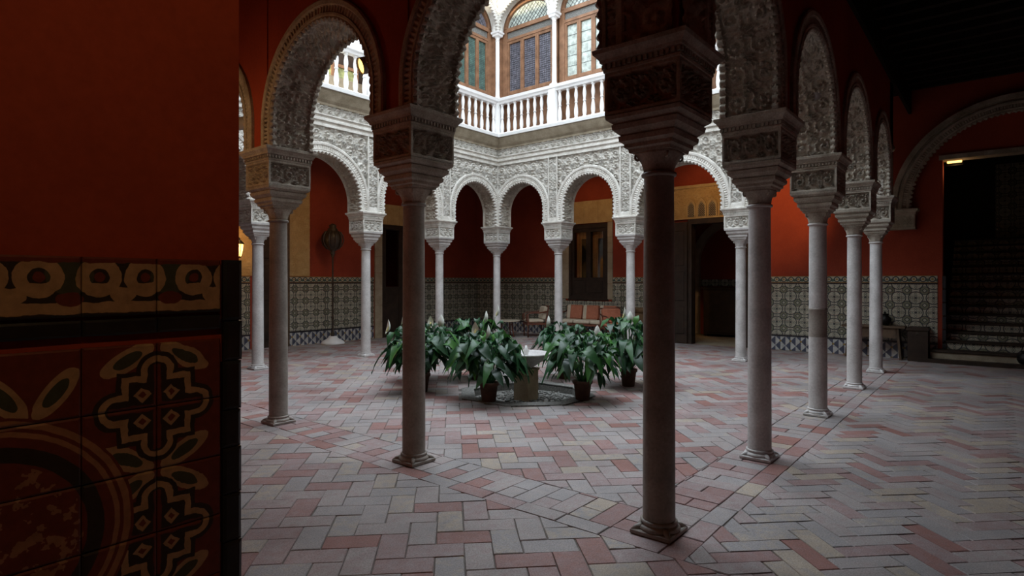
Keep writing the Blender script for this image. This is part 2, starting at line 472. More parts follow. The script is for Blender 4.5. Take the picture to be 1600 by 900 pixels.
def brick_solid(P):
    """one brick: worn top, chamfer, sides"""
    P = [(p[0] + random.uniform(-.004, .004), p[1] + random.uniform(-.004, .004)) for p in P]
    n = len(P); cx = sum(p[0] for p in P) / n; cy = sum(p[1] for p in P) / n
    dz = random.uniform(-0.002, 0.002); tx, ty = random.uniform(-0.006, 0.006), random.uniform(-0.006, 0.006)
    rings = []
    for g, z in ((0.0035, -0.02), (0.0035, -0.0045), (0.0075, 0.0)):
        R = []
        for p in P:
            dx, dy = cx - p[0], cy - p[1]; L = math.hypot(dx, dy) + 1e-6
            k = g * 1.3 / L
            R.append((p[0] + dx * k, p[1] + dy * k, z + dz + (p[0] - cx) * tx + (p[1] - cy) * ty))
        rings.append(R)
    V = [v for R in rings for v in R]; F = []
    for k in range(2):
        for i in range(n): F.append((k * n + i, k * n + (i + 1) % n, (k + 1) * n + (i + 1) % n, (k + 1) * n + i))
    F.append(tuple(2 * n + i for i in range(n)))
    return V, F
PALE = [.05, .09, .13, .24, .21, .14, .14]
MIXED = [.07, .14, .19, .24, .19, .11, .06]
def pave(parent, polys, most=300, share=MIXED):
    polys = [p for p in polys if len(p) >= 3 and area(p) > 0.0006]
    score = [seen(sum(q[0] for q in p) / len(p), sum(q[1] for q in p) / len(p)) * (area(p) > 0.004) for p in polys]
    order = np.argsort(score)[::-1]
    single = set(int(i) for i in order[:most] if score[int(i)] > 0)
    bv, bf, bt = [], [], []
    for i, p in enumerate(polys):
        V, F = brick_solid(p); t = float(np.clip(rng.choice([0.06, 0.2, 0.4, 0.58, 0.72, 0.85, 0.97], p=share) + rng.normal(0, 0.05), 0, 1))
        if i in single:
            link('brick', mesh('brick', V, F, 'brick', tint=[t] * len(F)), parent)
        else:
            o = len(bv); bv += V; bf += [tuple(a + o for a in f) for f in F]; bt += [t] * len(F)
    if bf:
        tag(link('brick_paving', mesh('brick_paving', bv, bf, 'brick', tint=bt), parent), kind='stuff')
def herring(r, W, n, ang, org, skip=None):
    L = W * n; ca, sa = math.cos(ang), math.sin(ang); out = []
    cs = [(r[i], r[j]) for i in (0, 1) for j in (2, 3)]
    loc = [((x - org[0]) * ca + (y - org[1]) * sa, -(x - org[0]) * sa + (y - org[1]) * ca) for x, y in cs]
    i0, i1 = math.floor(min(p[0] for p in loc) / W) - n, math.ceil(max(p[0] for p in loc) / W) + n
    j0, j1 = math.floor(min(p[1] for p in loc) / W) - n, math.ceil(max(p[1] for p in loc) / W) + n
    for i in range(i0, i1):
        for j in range(j0, j1):
            k = (i - j) % (2 * n)
            if k == 0: a = (i * W, j * W, i * W + L, j * W + W)
            elif k == 2 * n - 1: a = (i * W, j * W, i * W + W, j * W + L)
            else: continue
            P = [(org[0] + x * ca - y * sa, org[1] + x * sa + y * ca) for x, y in ((a[0], a[1]), (a[2], a[1]), (a[2], a[3]), (a[0], a[3]))]
            cx, cy = sum(p[0] for p in P) / 4, sum(p[1] for p in P) / 4
            if skip and skip(cx, cy): continue
            P = clip_poly(P, r)
            if P: out.append(P)
    return out
def courses(r, W, L, along_x, off=0.0):
    """straight running courses"""
    out = []; a0, a1, b0, b1 = (r[0], r[1], r[2], r[3]) if along_x else (r[2], r[3], r[0], r[1])
    row = 0; b = b0
    while b < b1 - 0.02:
        w = min(W, b1 - b); a = a0 - (0.5 * L if row % 2 else 0) - off
        while a < a1:
            l = L * random.uniform(0.92, 1.08)
            P = [(a, b), (a + l, b), (a + l, b + w), (a, b + w)]
            if not along_x: P = [(q[1], q[0]) for q in P]
            P = clip_poly(P, r)
            if P: out.append(P)
            a += l
        b += w; row += 1
    return out
FC = (3.21, 3.58)                       # fountain centre
OCT = 0.86
def octagon(R, z=None, n=8, c=FC, rot=PI / 8): return [(c[0] + R * math.cos(2 * PI * i / n + rot), c[1] + R * math.sin(2 * PI * i / n + rot)) for i in range(n)]
def bed(name, r, label):
    o = link(name, MB().box(r[0], r[1], r[2], r[3], -0.16, -0.008).me(name, 'mortar'))
    return tag(o, label, 'floor', kind='structure')
BW = 0.28
court = [BW, UE - BW, BW, VB - BW]
fc = poly_slab('floor', [(court[0], court[2]), (court[1], court[2]), (court[1], court[3]), (court[0], court[3])], [octagon(OCT)],
               lambda a, d, b: (a, b, d), -0.16, -0.008, 'mortar')
tag(fc, 'open courtyard floor of pinkish herringbone bricks around the fountain', 'floor', kind='structure')
pave(fc, herring(court, 0.165, 2, -PI / 4, (0.1, 0.2), lambda x, y: math.hypot(x - FC[0], y - FC[1]) < OCT + 0.06))
g1 = bed('floor', [WL - 1.24, -BW, WR, WB], 'gallery floor of large worn herringbone bricks by the entrance')
pave(g1, herring([WL - 1.24, -BW, WR, WB], 0.172, 2, -PI / 4, (-2.0, 0.0)))
g2 = bed('floor', [-BW, WE, WR, -BW], 'gallery floor of long thin herringbone bricks leading to the stairs')
pave(g2, herring([-BW, WE, WR, -BW], 0.13, 3, -PI / 4, (0.0, -1.0)), 300, PALE)
g3 = bed('floor', [UE + BW, WE, -BW, WB], 'gallery floor under the settee, between columns and tiled wall')
pave(g3, herring([UE + BW, WE, -BW, WB], 0.16, 2, -PI / 4, (9, 0)), 150, PALE)
g4 = bed('floor', [-BW, UE + BW, VB + BW, WB], 'gallery floor in front of the standing candelabrum')
pave(g4, herring([-BW, UE + BW, VB + BW, WB], 0.16, 2, -PI / 4, (0, 9)), 150)
tag(link('ground', MB().box(-9, 18, -6, 16, -0.6, -0.17).me('ground', 'mortar')), 'earth under all the floors', 'ground', kind='structure')
# brick borders carrying the columns
for nm, r, ax, outer in (('border by the long thin bricks', [-BW, UE + BW, -BW, BW], True, -1), ('border by the entrance gallery', [-BW, BW, BW, VB + BW], False, -1),
                         ('border before the settee gallery', [UE - BW, UE + BW, BW, VB + BW], False, 1), ('border before the candelabrum gallery', [BW, UE - BW, VB - BW, VB + BW], True, 1)):
    o = bed('floor', r, 'straight brick ' + nm + ', under the columns')
    if ax:
        if outer < 0: a, b = [r[0], r[1], r[2], r[2] + 0.15], [r[0], r[1], r[2] + 0.15, r[3]]
        else: a, b = [r[0], r[1], r[3] - 0.15, r[3]], [r[0], r[1], r[2], r[3] - 0.15]
        P = courses(a, 0.15, 0.33, True) + courses(b, 0.165, 0.41, False)
    else:
        if outer < 0: a, b = [r[0], r[0] + 0.15, r[2], r[3]], [r[0] + 0.15, r[1], r[2], r[3]]
        else: a, b = [r[1] - 0.15, r[1], r[2], r[3]], [r[0], r[1] - 0.15, r[2], r[3]]
        P = courses(a, 0.15, 0.33, False) + courses(b, 0.165, 0.41, True)
    pave(o, P, 160)

# ------------------------------------------------------------------ arcades
def arch_path(s0, s1, zs, stilt, rise, n):
    """points and outward normals of an arch opening from s0 to s1, evenly spaced"""
    a = (s1 - s0) / 2; c = (s0 + s1) / 2
    pts = [(s0, zs + stilt * i / 40) for i in range(40)]
    pts += [(c - a * math.cos(PI * i / 200), zs + stilt + rise * math.sin(PI * i / 200)) for i in range(201)]
    pts += [(s1, zs + stilt * (1 - i / 40)) for i in range(1, 41)]
    P = np.array(pts); d = np.r_[0, np.cumsum(np.hypot(*np.diff(P, axis=0).T))]
    t = np.linspace(0, d[-1], n)
    Q = np.stack([np.interp(t, d, P[:, 0]), np.interp(t, d, P[:, 1])], 1)
    g = np.gradient(Q, axis=0); g /= np.linalg.norm(g, axis=1)[:, None]
    return Q, np.stack([-g[:, 1], g[:, 0]], 1), t
def to3(fm, S, D, Z):
    S, D, Z = np.broadcast_arrays(S, D, Z)
    x, y, z = fm(S, D, Z)
    return np.stack(np.broadcast_arrays(x, y, z), -1).astype(float)
RING = [(-1.0, -0.035), (-1.0, 0.012), (-0.55, 0.028), (0.0, 0.020), (0.012, 0.030), (0.032, 0.030), (0.037, 0.016), (0.042, 0.012), (0.098, 0.012),
        (0.103, 0.026), (0.112, 0.036), (0.150, 0.040), (0.166, 0.030), (0.172, 0.0)]
def archivolt(parent, fm, Q, N, t, dface, sgn, mat, lobe=0.072, deep=0.038):
    sc = 0.010 + deep * np.abs(np.sin(PI * t / lobe)) ** 0.8
    cols = []
    for o, h in RING:
        off = sc * o if o < 0 else np.full_like(t, o)
        hh = h + (0.012 * (np.sin(2 * PI * t / 0.045) > 0) if 0.04 < o < 0.1 else 0)
        cols.append(to3(fm, Q[:, 0] + N[:, 0] * off, dface + sgn * hh, Q[:, 1] + N[:, 1] * off))
    return link('archivolt', grid_mesh('archivolt', np.stack(cols, 1), mat, False), parent)
def sweep(name, parent, fm, prof, s0, s1, mat):
    """moulding of profile (d,z) run from s0 to s1"""
    n = len(prof)
    V = [fm(s0, d, z) for d, z in prof] + [fm(s1, d, z) for d, z in prof]
    F = [(i, (i + 1) % n, n + (i + 1) % n, n + i) for i in range(n)] + [tuple(range(n)), tuple(range(2 * n - 1, n - 1, -1))]
    return link(name, mesh(name, V, F, mat), parent)
def relief(name, parent, fm, s0, s1, z0, z1, d, res, pitch, depth, mat, mask=None, yoff=0.0):
    ns, nz = max(2, int((s1 - s0) / res) + 1), max(2, int((z1 - z0) / res) + 1)
    S, Z = np.meshgrid(np.linspace(s0, s1, ns), np.linspace(z0, z1, nz), indexing='ij')
    ps = (s1 - s0) / max(1, round((s1 - s0) / pitch)); pz = (z1 - z0) / max(1, round((z1 - z0) / pitch))
    H = carve((S - s0) / ps, (Z - z0) / pz + yoff)
    keep = mask((S[:-1, :-1] + S[1:, 1:]) / 2, (Z[:-1, :-1] + Z[1:, 1:]) / 2) if mask else None
    return link(name, grid_mesh(name, to3(fm, S, d + depth * H, Z), mat, True, keep), parent)
FOOT = 0.54
def arcade(name, label, fm, pos, res, court_relief, gallery_face, lo, hi):
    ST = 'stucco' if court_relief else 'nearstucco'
    bays = [(pos[i] + FOOT / 2, pos[i + 1] - FOOT / 2) for i in range(len(pos) - 1)]
    holes = []
    for s0, s1 in bays:
        a = (s1 - s0) / 2
        Q, N, t = arch_path(s0, s1, SPRING, 4.16 - SPRING - a, a, 50); Q = Q + N * 0.05
        Q[0, 1] = Q[-1, 1] = SPRING
        holes.append([(float(q[0]), float(q[1])) for q in Q])
    out = [(lo, SPRING)]
    for h in holes: out += h
    zc_ = 5.34 if court_relief else TOPW
    out += [(hi, SPRING), (hi, zc_), (lo, zc_)]
    w = poly_slab(name, out, [], fm, -T / 2, T / 2 - (0.07 if court_relief else 0.03), 'red')
    tag(w, label, 'arcade wall', kind='structure')
    if court_relief: poly_slab('upper_backing', [(lo, 5.33), (hi, 5.33), (hi, 5.85), (lo, 5.85)], [], fm, -T / 2, -0.16, 'beige', w)
    zt = 4.64
    for bi, (s0, s1) in enumerate(bays):
        a = (s1 - s0) / 2; stilt = 4.16 - SPRING - a
        L = 2 * stilt + PI * a; pit, nac = (0.23, 2)
        Q, N, t = arch_path(s0, s1, SPRING, stilt, a, int(L / res) + 1)
        D = np.linspace(-T / 2, T / 2, int(T / res) + 1)
        px = L / round(L / pit)
        H = carve(t[:, None] / px, (D[None, :] + T / 2) / (T / nac) + 0.0)
        edge = np.clip((np.abs(D) - (T / 2 - 0.035)) * 60, 0, 1)[None, :]
        H = H * (1 - edge) + 0.9 * edge
        off = 0.022 - 0.062 * H
        P = to3(fm, Q[:, 0][:, None] + N[:, 0][:, None] * off, D[None, :] + 0 * off, Q[:, 1][:, None] + N[:, 1][:, None] * off)
        link('arch_lining', grid_mesh('arch_lining', P, 'liningstucco'), w)
        Q2, N2, t2 = arch_path(s0, s1, SPRING, stilt, a, int(L / 0.011) + 1)
        archivolt(w, fm, Q2, N2, t2, T / 2, 1, ST, 0.085 if court_relief else 0.072, 0.048)
        if gallery_face: archivolt(w, fm, Q2, N2, t2, -T / 2, -1, ST)
    # court face: backing, spandrels, pilaster strips, mouldings, frieze, cornice
    cent = [((s0 + s1) / 2, (s1 - s0) / 2) for s0, s1 in bays]
    def outside(S, Z, m):
        ok = np.ones_like(S, bool)
        for c, a in cent:
            zc = 4.16 - a
            inside = (np.abs(S - c) < a + m) & ((Z < zc) | (np.hypot(S - c, Z - zc) < a + m))
            ok &= ~inside
        return ok
    rr = res * 0.8 if court_relief else 0.05
    relief('spandrel_relief', w, fm, T / 2 if lo < 0.3 else lo, hi, SPRING, zt, T / 2 - 0.045, rr, 0.26, 0.07, 'stucco', lambda S, Z: outside(S, Z, 0.06))
    for p in pos:
        if lo < p < hi:
            for e in (-1, 1): sweep('pilaster_fillet', w, fm, [(T / 2 - 0.02, SPRING), (T / 2 + 0.03, SPRING), (T / 2 + 0.03, zt), (T / 2 - 0.02, zt)], p + e * 0.125 - 0.014, p + e * 0.125 + 0.014, 'stucco')
            relief('pilaster_strip', w, fm, p - 0.112, p + 0.112, SPRING + 0.12, zt - 0.04, T / 2 - 0.010, min(rr, 0.014), 0.112, 0.045, 'stucco')
            sweep('pilaster_foot', w, fm, [(T / 2, SPRING), (T / 2 + 0.04, SPRING), (T / 2 + 0.03, SPRING + 0.1), (T / 2, SPRING + 0.12)], p - 0.15, p + 0.15, 'stucco')
    h = T / 2
    s0 = T / 2 if lo < 0.3 else lo
    sweep('moulding', w, fm, [(h - 0.03, 4.64), (h + 0.035, 4.64), (h + 0.035, 4.68), (h + 0.02, 4.69), (h + 0.02, 4.73), (h + 0.06, 4.745), (h + 0.06, 4.785),
                              (h + 0.035, 4.80), (h + 0.035, 4.835), (h + 0.07, 4.85), (h + 0.07, 4.875), (h - 0.03, 4.88)], s0, hi, 'stucco')
    relief('frieze', w, fm, s0, hi, 4.875, 5.06, h - 0.02, rr * 0.8, 0.185, 0.07, 'stucco')
    sweep('cornice', w, fm, [(h - 0.05, 5.05), (h + 0.04, 5.06), (h + 0.05, 5.10), (h + 0.10, 5.15), (h + 0.17, 5.25), (h + 0.20, 5.30), (h + 0.20, 5.33), (h - 0.05, 5.33)], s0, hi, 'oldstucco')
    sweep('balcony_slab', w, fm, [(-T / 2, 5.33), (h + 0.24, 5.33), (h + 0.25, 5.40), (-T / 2, 5.40)], s0, hi, 'white')
    return w
C = T / 2
aE = arcade('wall_arcade_settee_side', 'carved pale stucco arcade wall in front of the settee gallery', fE, EV, 0.0165, True, False, -C, VB - C)
aB = arcade('wall_arcade_candelabrum_side', 'carved pale stucco arcade wall before the candelabrum gallery', fB, BU, 0.0165, True, False, -C, UE - C)
aR = arcade('wall_arcade_stair_side', 'shaded arcade wall with red outer face running to the stairs', fR, RU, 0.0095, False, True, -C, UE + C)
aL = arcade('wall_arcade_entrance_side', 'red arcade wall with carved arches facing the entrance', fL, LV, 0.0090, False, True, C, VB + C)
# far corner fill so that the two carved walls meet behind the corner column
link('corner_fillet', MB().box(UE - C - 0.03, UE, VB - C - 0.03, VB, SPRING + 0.01, 5.06).me('corner_fillet', 'stucco'), aE)
link('corner_block', MB().box(UE - C, UE + C, VB - C, VB + C, SPRING, TOPW).me('corner_block', 'red'), aE)
for fm in (fR, fL):
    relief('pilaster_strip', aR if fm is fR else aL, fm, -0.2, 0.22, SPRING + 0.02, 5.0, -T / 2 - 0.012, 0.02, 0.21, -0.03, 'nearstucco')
# dark wall plates under the ceiling on the gallery faces
link('wall_plate', MB().box(-C, WE, -C - 0.05, -C + 0.0, 5.05, TOPW).me('wall_plate', 'ceilwood'), aR)
link('wall_plate', MB().box(-C - 0.05, -C + 0.0, -C, WB, 5.05, TOPW).me('wall_plate', 'ceilwood'), aL)
# flat pilaster seams on the red outer face of the entrance-side arcade
for p in LV[1:4]:
    link('plaster_seam', MB().box(-C - 0.012, -C, p - 0.20, p - 0.17, SPRING, 5.05).me('plaster_seam', 'red'), aL)

# ------------------------------------------------------------------ columns
def relief_panel(w, hgt, z0, dist, res=0.0068):
    """carved front of an impost block: raised rim, scrolls inside; returns quads on four sides"""
    n, m = int(w / res) + 1, int(hgt / res) + 1
    S, Z = np.meshgrid(np.linspace(-w / 2, w / 2, n), np.linspace(0, hgt, m), indexing='ij')
    e = np.minimum(np.minimum(S + w / 2, w / 2 - S), np.minimum(Z, hgt - Z))
    rim = np.clip((0.030 - e) * 120, 0, 1)
    H = carve((S + w / 2 - 0.03) / ((w - 0.06) / 3) + 0.0, (Z - 0.03) / (hgt - 0.06))
    H = np.where(rim > 0, np.maximum(H * (1 - rim), rim * 0.85), H)
    out = []
    for k in range(4):
        ca, sa = math.cos(k * PI / 2), math.sin(k * PI / 2)
        x, y = S, -(dist - 0.022 + 0.045 * H)
        out.append(np.stack([x * ca - y * sa, x * sa + y * ca, Z + z0], -1))
    return out
def make_column_meshes():
    R = {}
    b = MB().squares([(0.125, 0.0), (0.135, 0.006), (0.135, 0.026), (0.128, 0.032)])
    R['plinth'] = b.me('plinth', 'marble')
    b = MB().lathe([(0.118, 0.022), (0.132, 0.034), (0.133, 0.046), (0.122, 0.058), (0.112, 0.062), (0.111, 0.068), (0.117, 0.075), (0.116, 0.084), (0.107, 0.090)], 32)
    for k in range(4):                                   # spurs on the plinth corners
        a = PI / 4 + k * PI / 2
        b.tube([(0.105 * math.cos(a), 0.105 * math.sin(a), 0.045), (0.15 * math.cos(a), 0.15 * math.sin(a), 0.038), (0.18 * math.cos(a), 0.18 * math.sin(a), 0.026)], [0.026, 0.018, 0.007], 8)
    R['base_moulding'] = b.me('base_moulding', 'marble', True)
    prof = [(0.104, 0.084), (0.1015, 0.10)] + [(0.1015 - 0.008 * (i / 8) ** 1.6, 0.1 + 2.155 * i / 8) for i in range(1, 9)] + [(0.096, 2.27)]
    R['shaft'] = MB().lathe(prof, 32).me('shaft', 'marble', True)
    R['necking'] = MB().lathe([(0.094, 2.262), (0.108, 2.268), (0.111, 2.278), (0.108, 2.288), (0.094, 2.294)], 32).me('necking', 'marble', True)
    # capital: bell that turns square, with four corner volutes and leaves
    n = 32; rings = []
    for z, r, q in ((2.29, 0.094, 0), (2.315, 0.097, 0), (2.345, 0.104, .1), (2.375, 0.118, .3), (2.40, 0.132, .6), (2.418, 0.138, .8)):
        ring = []
        for i in range(n):
            a = 2 * PI * i / n; k = 1 / max(abs(math.cos(a)), abs(math.sin(a)))
            f = r * ((1 - q) + q * (1 + (k - 1) * 0.75)) + 0.007 * max(0, math.cos(8 * a)) * (z < 2.39)
            ring.append((f * math.cos(a), f * math.sin(a), z))
        rings.append(ring)
    b = MB().rings(rings)
    for k in range(4):
        a = PI / 4 + k * PI / 2; ca, sa = math.cos(a), math.sin(a)
        pts = []
        for i in range(11):
            th = i / 10 * 3.6 * PI / 2; rr = 0.026 * (1 - i / 14)
            pts.append((0.135 + rr * math.sin(th), 2.385 + rr * math.cos(th)))
        b.tube([(p * ca, p * sa, z) for p, z in pts], 0.008, 6)
    R['capital'] = b.me('capital', 'marble', True)
    R['stepped_corbel'] = MB().squares([(0.138, 2.415), (0.142, 2.435), (0.160, 2.445), (0.162, 2.468), (0.185, 2.485), (0.188, 2.515), (0.178, 2.522), (0.215, 2.555), (0.222, 2.585),
                                        (0.210, 2.592), (0.246, 2.618), (0.250, 2.640), (0.246, 2.646)]).me('stepped_corbel', 'marble')
    core = MB().squares([(0.206, 2.64), (0.206, 2.915)])
    R['impost_block'] = core.me('impost_block', 'stucco')
    panels = relief_panel(0.50, 0.262, 2.648, 0.234)
    V, F = [], []
    for p in panels:
        n_, m_ = p.shape[:2]; o = len(V); V += [tuple(v) for v in p.reshape(-1, 3)]
        F += [(o + i * m_ + j, o + (i + 1) * m_ + j, o + (i + 1) * m_ + j + 1, o + i * m_ + j + 1) for i in range(n_ - 1) for j in range(m_ - 1)]
    R['carved_panel'] = mesh('carved_panel', V, F, 'stucco', True)
    b = MB().squares([(0.246, 2.908), (0.256, 2.915), (0.258, 2.93), (0.250, 2.935), (0.252, 2.968), (0.272, 2.975), (0.276, 2.992), (0.292, 3.012), (0.306, 3.025), (0.310, 3.050), (0.302, 3.056)])
    for k in range(4):
        for i in range(15):
            t = MB().box(-0.255 + i * 0.0353, -0.255 + i * 0.0353 + 0.019, -0.268, -0.245, 2.938, 2.967)
            t.xform(Matrix.Rotation(k * PI / 2, 4, 'Z')); b.add(t.v, t.f)
    R['cornice'] = b.me('cornice', 'stucco')
    return R
CM = make_column_meshes()
def column(u, v, label, lean=0.0):
    t = empty('marble_column', (u, v, 0)); tag(t, label, 'column', 'marble columns around the courtyard', 'thing')
    for nm, me in CM.items():
        o = link(nm, me, t)
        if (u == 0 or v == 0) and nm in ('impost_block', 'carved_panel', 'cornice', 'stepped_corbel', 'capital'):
            o.material_slots[0].link = 'OBJECT'; o.material_slots[0].material = M['nearstucco']  # near capitals and blocks take the stucco coloured for shade
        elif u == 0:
            o.material_slots[0].link = 'OBJECT'; o.material_slots[0].material = M['brownmarble' if v < VB else 'marble']  # entrance-side shafts and bases take the marble coloured for backlit shade
    return t
cols = [
    (0, 0, 'dark marble column at the corner where thin and wide brick floors meet, tallest of all'),
    (RU[1], 0, 'grey marble column, lit along one edge, next after the tallest dark column towards the stairs'),
    (RU[2], 0, 'stained marble column with a brown band half way up, second before the stair corner'),
    (RU[3], 0, 'grey marble column standing right beside the stair corner column'),
    (UE, 0, 'marble column at the corner by the stairs and the wooden bench'),
    (0, LV[1], 'brownish shaded marble column that stands before the plants, base dark'),
    (0, LV[2], 'brownish marble column facing the entrance, beside the red jamb with star tiles'),
    (0, LV[3], 'marble column hidden behind the tiled entrance jamb'),
    (0, VB, 'corner marble column furthest behind the tiled entrance jamb'),
    (BU[1], VB, 'pale marble column beside the lit wall lantern'),
    (BU[2], VB, 'pale marble column beside the standing bronze candelabrum'),
    (BU[3], VB, 'pale marble column between the dark doorway and the far inner corner'),
    (UE, VB, 'slim pale column at the far inner corner under the balcony angle'),
    (UE, EV[3], 'pale marble column in front of the settee cushions beside the wooden window'),
    (UE, EV[2], 'pale marble column between the wooden window and the carved doorway'),
    (UE, EV[1], 'bright marble column beside the dark carved doorway'),
]
for u, v, lab in cols:
    t = column(u, v, lab)
    if 'brown band' in lab:
        tag(MB().lathe([(0.0992, 0.93), (0.1005, 0.95), (0.1000, 1.10), (0.0995, 1.255), (0.1025, 1.26), (0.1020, 1.275), (0.097, 1.28)], 32, cap=False).build('stained_band', 'brownmarble', t, True), 'brown stained band on the shaft')

# ------------------------------------------------------------------ gallery walls
gE = lambda s, d, z: (WE - d, s, z)          # d towards the room
gB = lambda s, d, z: (s, WB - d, z)
rect = lambda a, b, z0, z1: [(a, z0), (b, z0), (b, z1), (a, z1)]
wE = poly_slab('wall_settee_side', [(WR - 0.3, 0), (-3.10, 0), (-3.10, 4.06), (-0.80, 4.06), (-0.80, 0), (3.02, 0), (3.02, 3.15), (4.46, 3.15), (4.46, 0), (WB + 0.3, 0), (WB + 0.3, 9.6), (WR - 0.3, 9.6)],
               [rect(6.86, 8.16, 1.09, 3.25)], gE, -0.35, 0, 'red')
tag(wE, 'orange red plaster wall with tiled dado behind the settee and bench', 'wall', kind='structure')
wB = poly_slab('wall_candelabrum_side', [(WL - 1.3, 0), (3.42, 0), (3.42, 3.2), (4.26, 3.2), (4.26, 0), (7.20, 0), (7.20, 3.2), (8.45, 3.2), (8.45, 0), (WE, 0), (WE, 9.6), (7.6, 9.6), (7.6, 7.72), (WL - 1.3, 7.72)],
               [], gB, -0.35, 0, 'red')
tag(wB, 'red plaster wall with tiled dado behind the standing candelabrum', 'wall', kind='structure')
wJ = link('wall_entrance', MB().box(WL - 1.24, WL, 0.11, WB, 0, TOPW).me('wall_entrance', 'red'))
tag(wJ, 'dark red entrance jamb with big star tiles, closest to the viewer', 'wall', kind='structure')
wJ2 = link('wall_entrance_lintel', MB().box(WL - 1.24, WL, WR - 0.3, -1.98, 0, TOPW).box(WL - 1.24, WL, -1.98, 0.11, 4.3, TOPW).me('wall_entrance_lintel', 'red'))
tag(wJ2, 'opposite jamb and lintel of the entrance opening', 'wall', kind='structure')
wR = link('wall_stair_side', MB().box(WL, WE, WR - 0.3, WR, 0, TOPW).me('wall_stair_side', 'red'))
tag(wR, 'red plaster wall along the gallery of long thin bricks', 'wall', kind='structure')
# room behind the entrance
wN = link('wall_anteroom', MB().box(-7.2, -7.0, -4.3, 4.2, 0, TOPW).box(-7.2, -3.9, -4.2, -4.0, 0, TOPW).box(-7.2, -3.9, 4.0, 4.2, 0, TOPW).me('wall_anteroom', 'red'))
tag(wN, 'red walls of the dim anteroom behind the entrance', 'wall', kind='structure')
tag(link('floor', MB().box(-7.2, WL - 1.24, -4.2, 4.2, -0.16, 0).me('floor', 'beige')), 'plain floor of the dim anteroom', 'floor', kind='structure')
tag(link('ceiling', MB().box(-7.2, WL - 1.24, -4.2, 4.2, TOPW, TOPW + 0.2).me('ceiling', 'ceilwood')), 'ceiling of the dim anteroom', 'ceiling', kind='structure')

# ceilings with beams
def ceiling(r, label, beams_along_y, step=0.42):
    c = link('ceiling', MB().box(r[0], r[1], r[2], r[3], TOPW, TOPW + 0.15).me('ceiling', 'ceilwood')); tag(c, label, 'ceiling', kind='structure')
    a0, a1 = (r[0], r[1]) if beams_along_y else (r[2], r[3])
    L = (r[3] - r[2]) if beams_along_y else (r[1] - r[0])
    me = (MB().box(-0.055, 0.055, 0, L, -0.13, 0) if beams_along_y else MB().box(0, L, -0.055, 0.055, -0.13, 0)).me('beam', 'ceilwood')
    k = a0 + step / 2
    while k < a1:
        b = link('beam', me, c); b.location = (k, r[2], TOPW) if beams_along_y else (r[0], k, TOPW)
        k += step
ceiling([-C, WE, WR, -C], 'black beamed ceiling over the gallery to the stairs', True)
ceiling([WL, -C, WR, WB], 'black beamed ceiling over the entrance gallery', False)
ceiling([UE + C, WE, -C, WB], 'black beamed ceiling over the settee gallery', False)
ceiling([-C, UE + C, VB + C, WB], 'black beamed ceiling over the candelabrum gallery', True)

# ------------------------------------------------------------------ upper storey
UP = 0.18                                # depth of gallery columns and rail in front of the column line
fEu = lambda s, d, z: (UE - C + 0.05 - d, s, z)
fBu = lambda s, d, z: (s, VB - C + 0.05 - d, z)
def upper_arcade(name, label, fm, pos, lo, hi, bays_on):
    zs, rise, zt = 8.2, 0.72, 9.55
    out = [(lo, zs)]; bays = []
    for i in range(len(pos) - 1):
        if i not in bays_on: continue
        s0, s1 = pos[i] + 0.10, pos[i + 1] - 0.10; bays.append((s0, s1))
        Q, N, t = arch_path(s0, s1, zs, 0.02, rise, 50); out += [(float(q[0]), float(q[1])) for q in Q]
    out += [(hi, zs), (hi, zt), (lo, zt)]
    w = poly_slab(name, out, [], fm, -0.12, 0.09, 'stucco'); tag(w, label, 'arcade wall', kind='structure')
    for s0, s1 in bays:
        Q, N, t = arch_path(s0, s1, zs, 0.02, rise, 230)
        archivolt(w, fm, Q, N, t, 0.09, 1, 'stucco', 0.085, 0.03)
        c, a = (s0 + s1) / 2, (s1 - s0) / 2
        relief('spandrel_relief', w, fm, s0 - 0.1, s1 + 0.1, zs + 0.02, 9.3, 0.092, 0.022, 0.26, 0.024, 'stucco',
               lambda S, Z: ~((np.abs(S - c) < a + 0.05) & (np.hypot((S - c) / (a + 0.1), (Z - zs) / (rise + 0.1)) < 1)))
    sweep('eave_cornice', w, fm, [(0.05, 9.3), (0.12, 9.3), (0.2, 9.42), (0.32, 9.5), (0.32, 9.55), (0.05, 9.55)], lo, hi, 'stucco')
    return w
VC, UC = VB - C + 0.05, UE - C + 0.05
posE = EV[:4] + [VC]; posB = BU[:4] + [UC]
upper_arcade('wall_upper_settee_side', 'upper arcade wall with scalloped arches above the settee side balcony', fEu, posE, -C, VC, (0, 1, 2, 3))
upper_arcade('wall_upper_candelabrum_side', 'upper arcade wall with scalloped arches above the green windows', fBu, posB, BU[2] - 0.1, UC, (2, 3))
gcm = {
    'base': MB().squares([(0.085, 6.40), (0.085, 6.44), (0.07, 6.46)]).me('base', 'marblewhite'),
    'shaft': MB().lathe([(0.07, 6.45), (0.072, 6.48), (0.058, 6.51), (0.055, 6.8), (0.05, 7.98)], 20).me('shaft', 'marblewhite', True),
    'capital': MB().lathe([(0.05, 7.96), (0.062, 7.975), (0.05, 7.99), (0.056, 8.03), (0.085, 8.08)], 20).squares([(0.09, 8.08), (0.10, 8.10), (0.10, 8.13), (0.125, 8.16), (0.13, 8.20), (0.12, 8.205)]).me('capital', 'marblewhite'),
}
def gallery_column(x, y, label):
    t = empty('gallery_column', (x, y, 0)); tag(t, label, 'column', 'slim upper gallery columns', 'thing')
    for nm, me in gcm.items(): link(nm, me, t)
gallery_column(UC, VC, 'thin white column on the balcony angle at the inner corner')
gallery_column(UC, EV[3], 'thin white balcony column between latticed and pale frosted windows')
gallery_column(UC, EV[2], 'thin white balcony column beyond the pale frosted window')
gallery_column(UC, EV[1], 'thin white balcony column above the carved doorway side')
gallery_column(BU[3], VC, 'thin white balcony column beside the green window')
gallery_column(BU[2], VC, 'thin white balcony column where the open terrace begins')

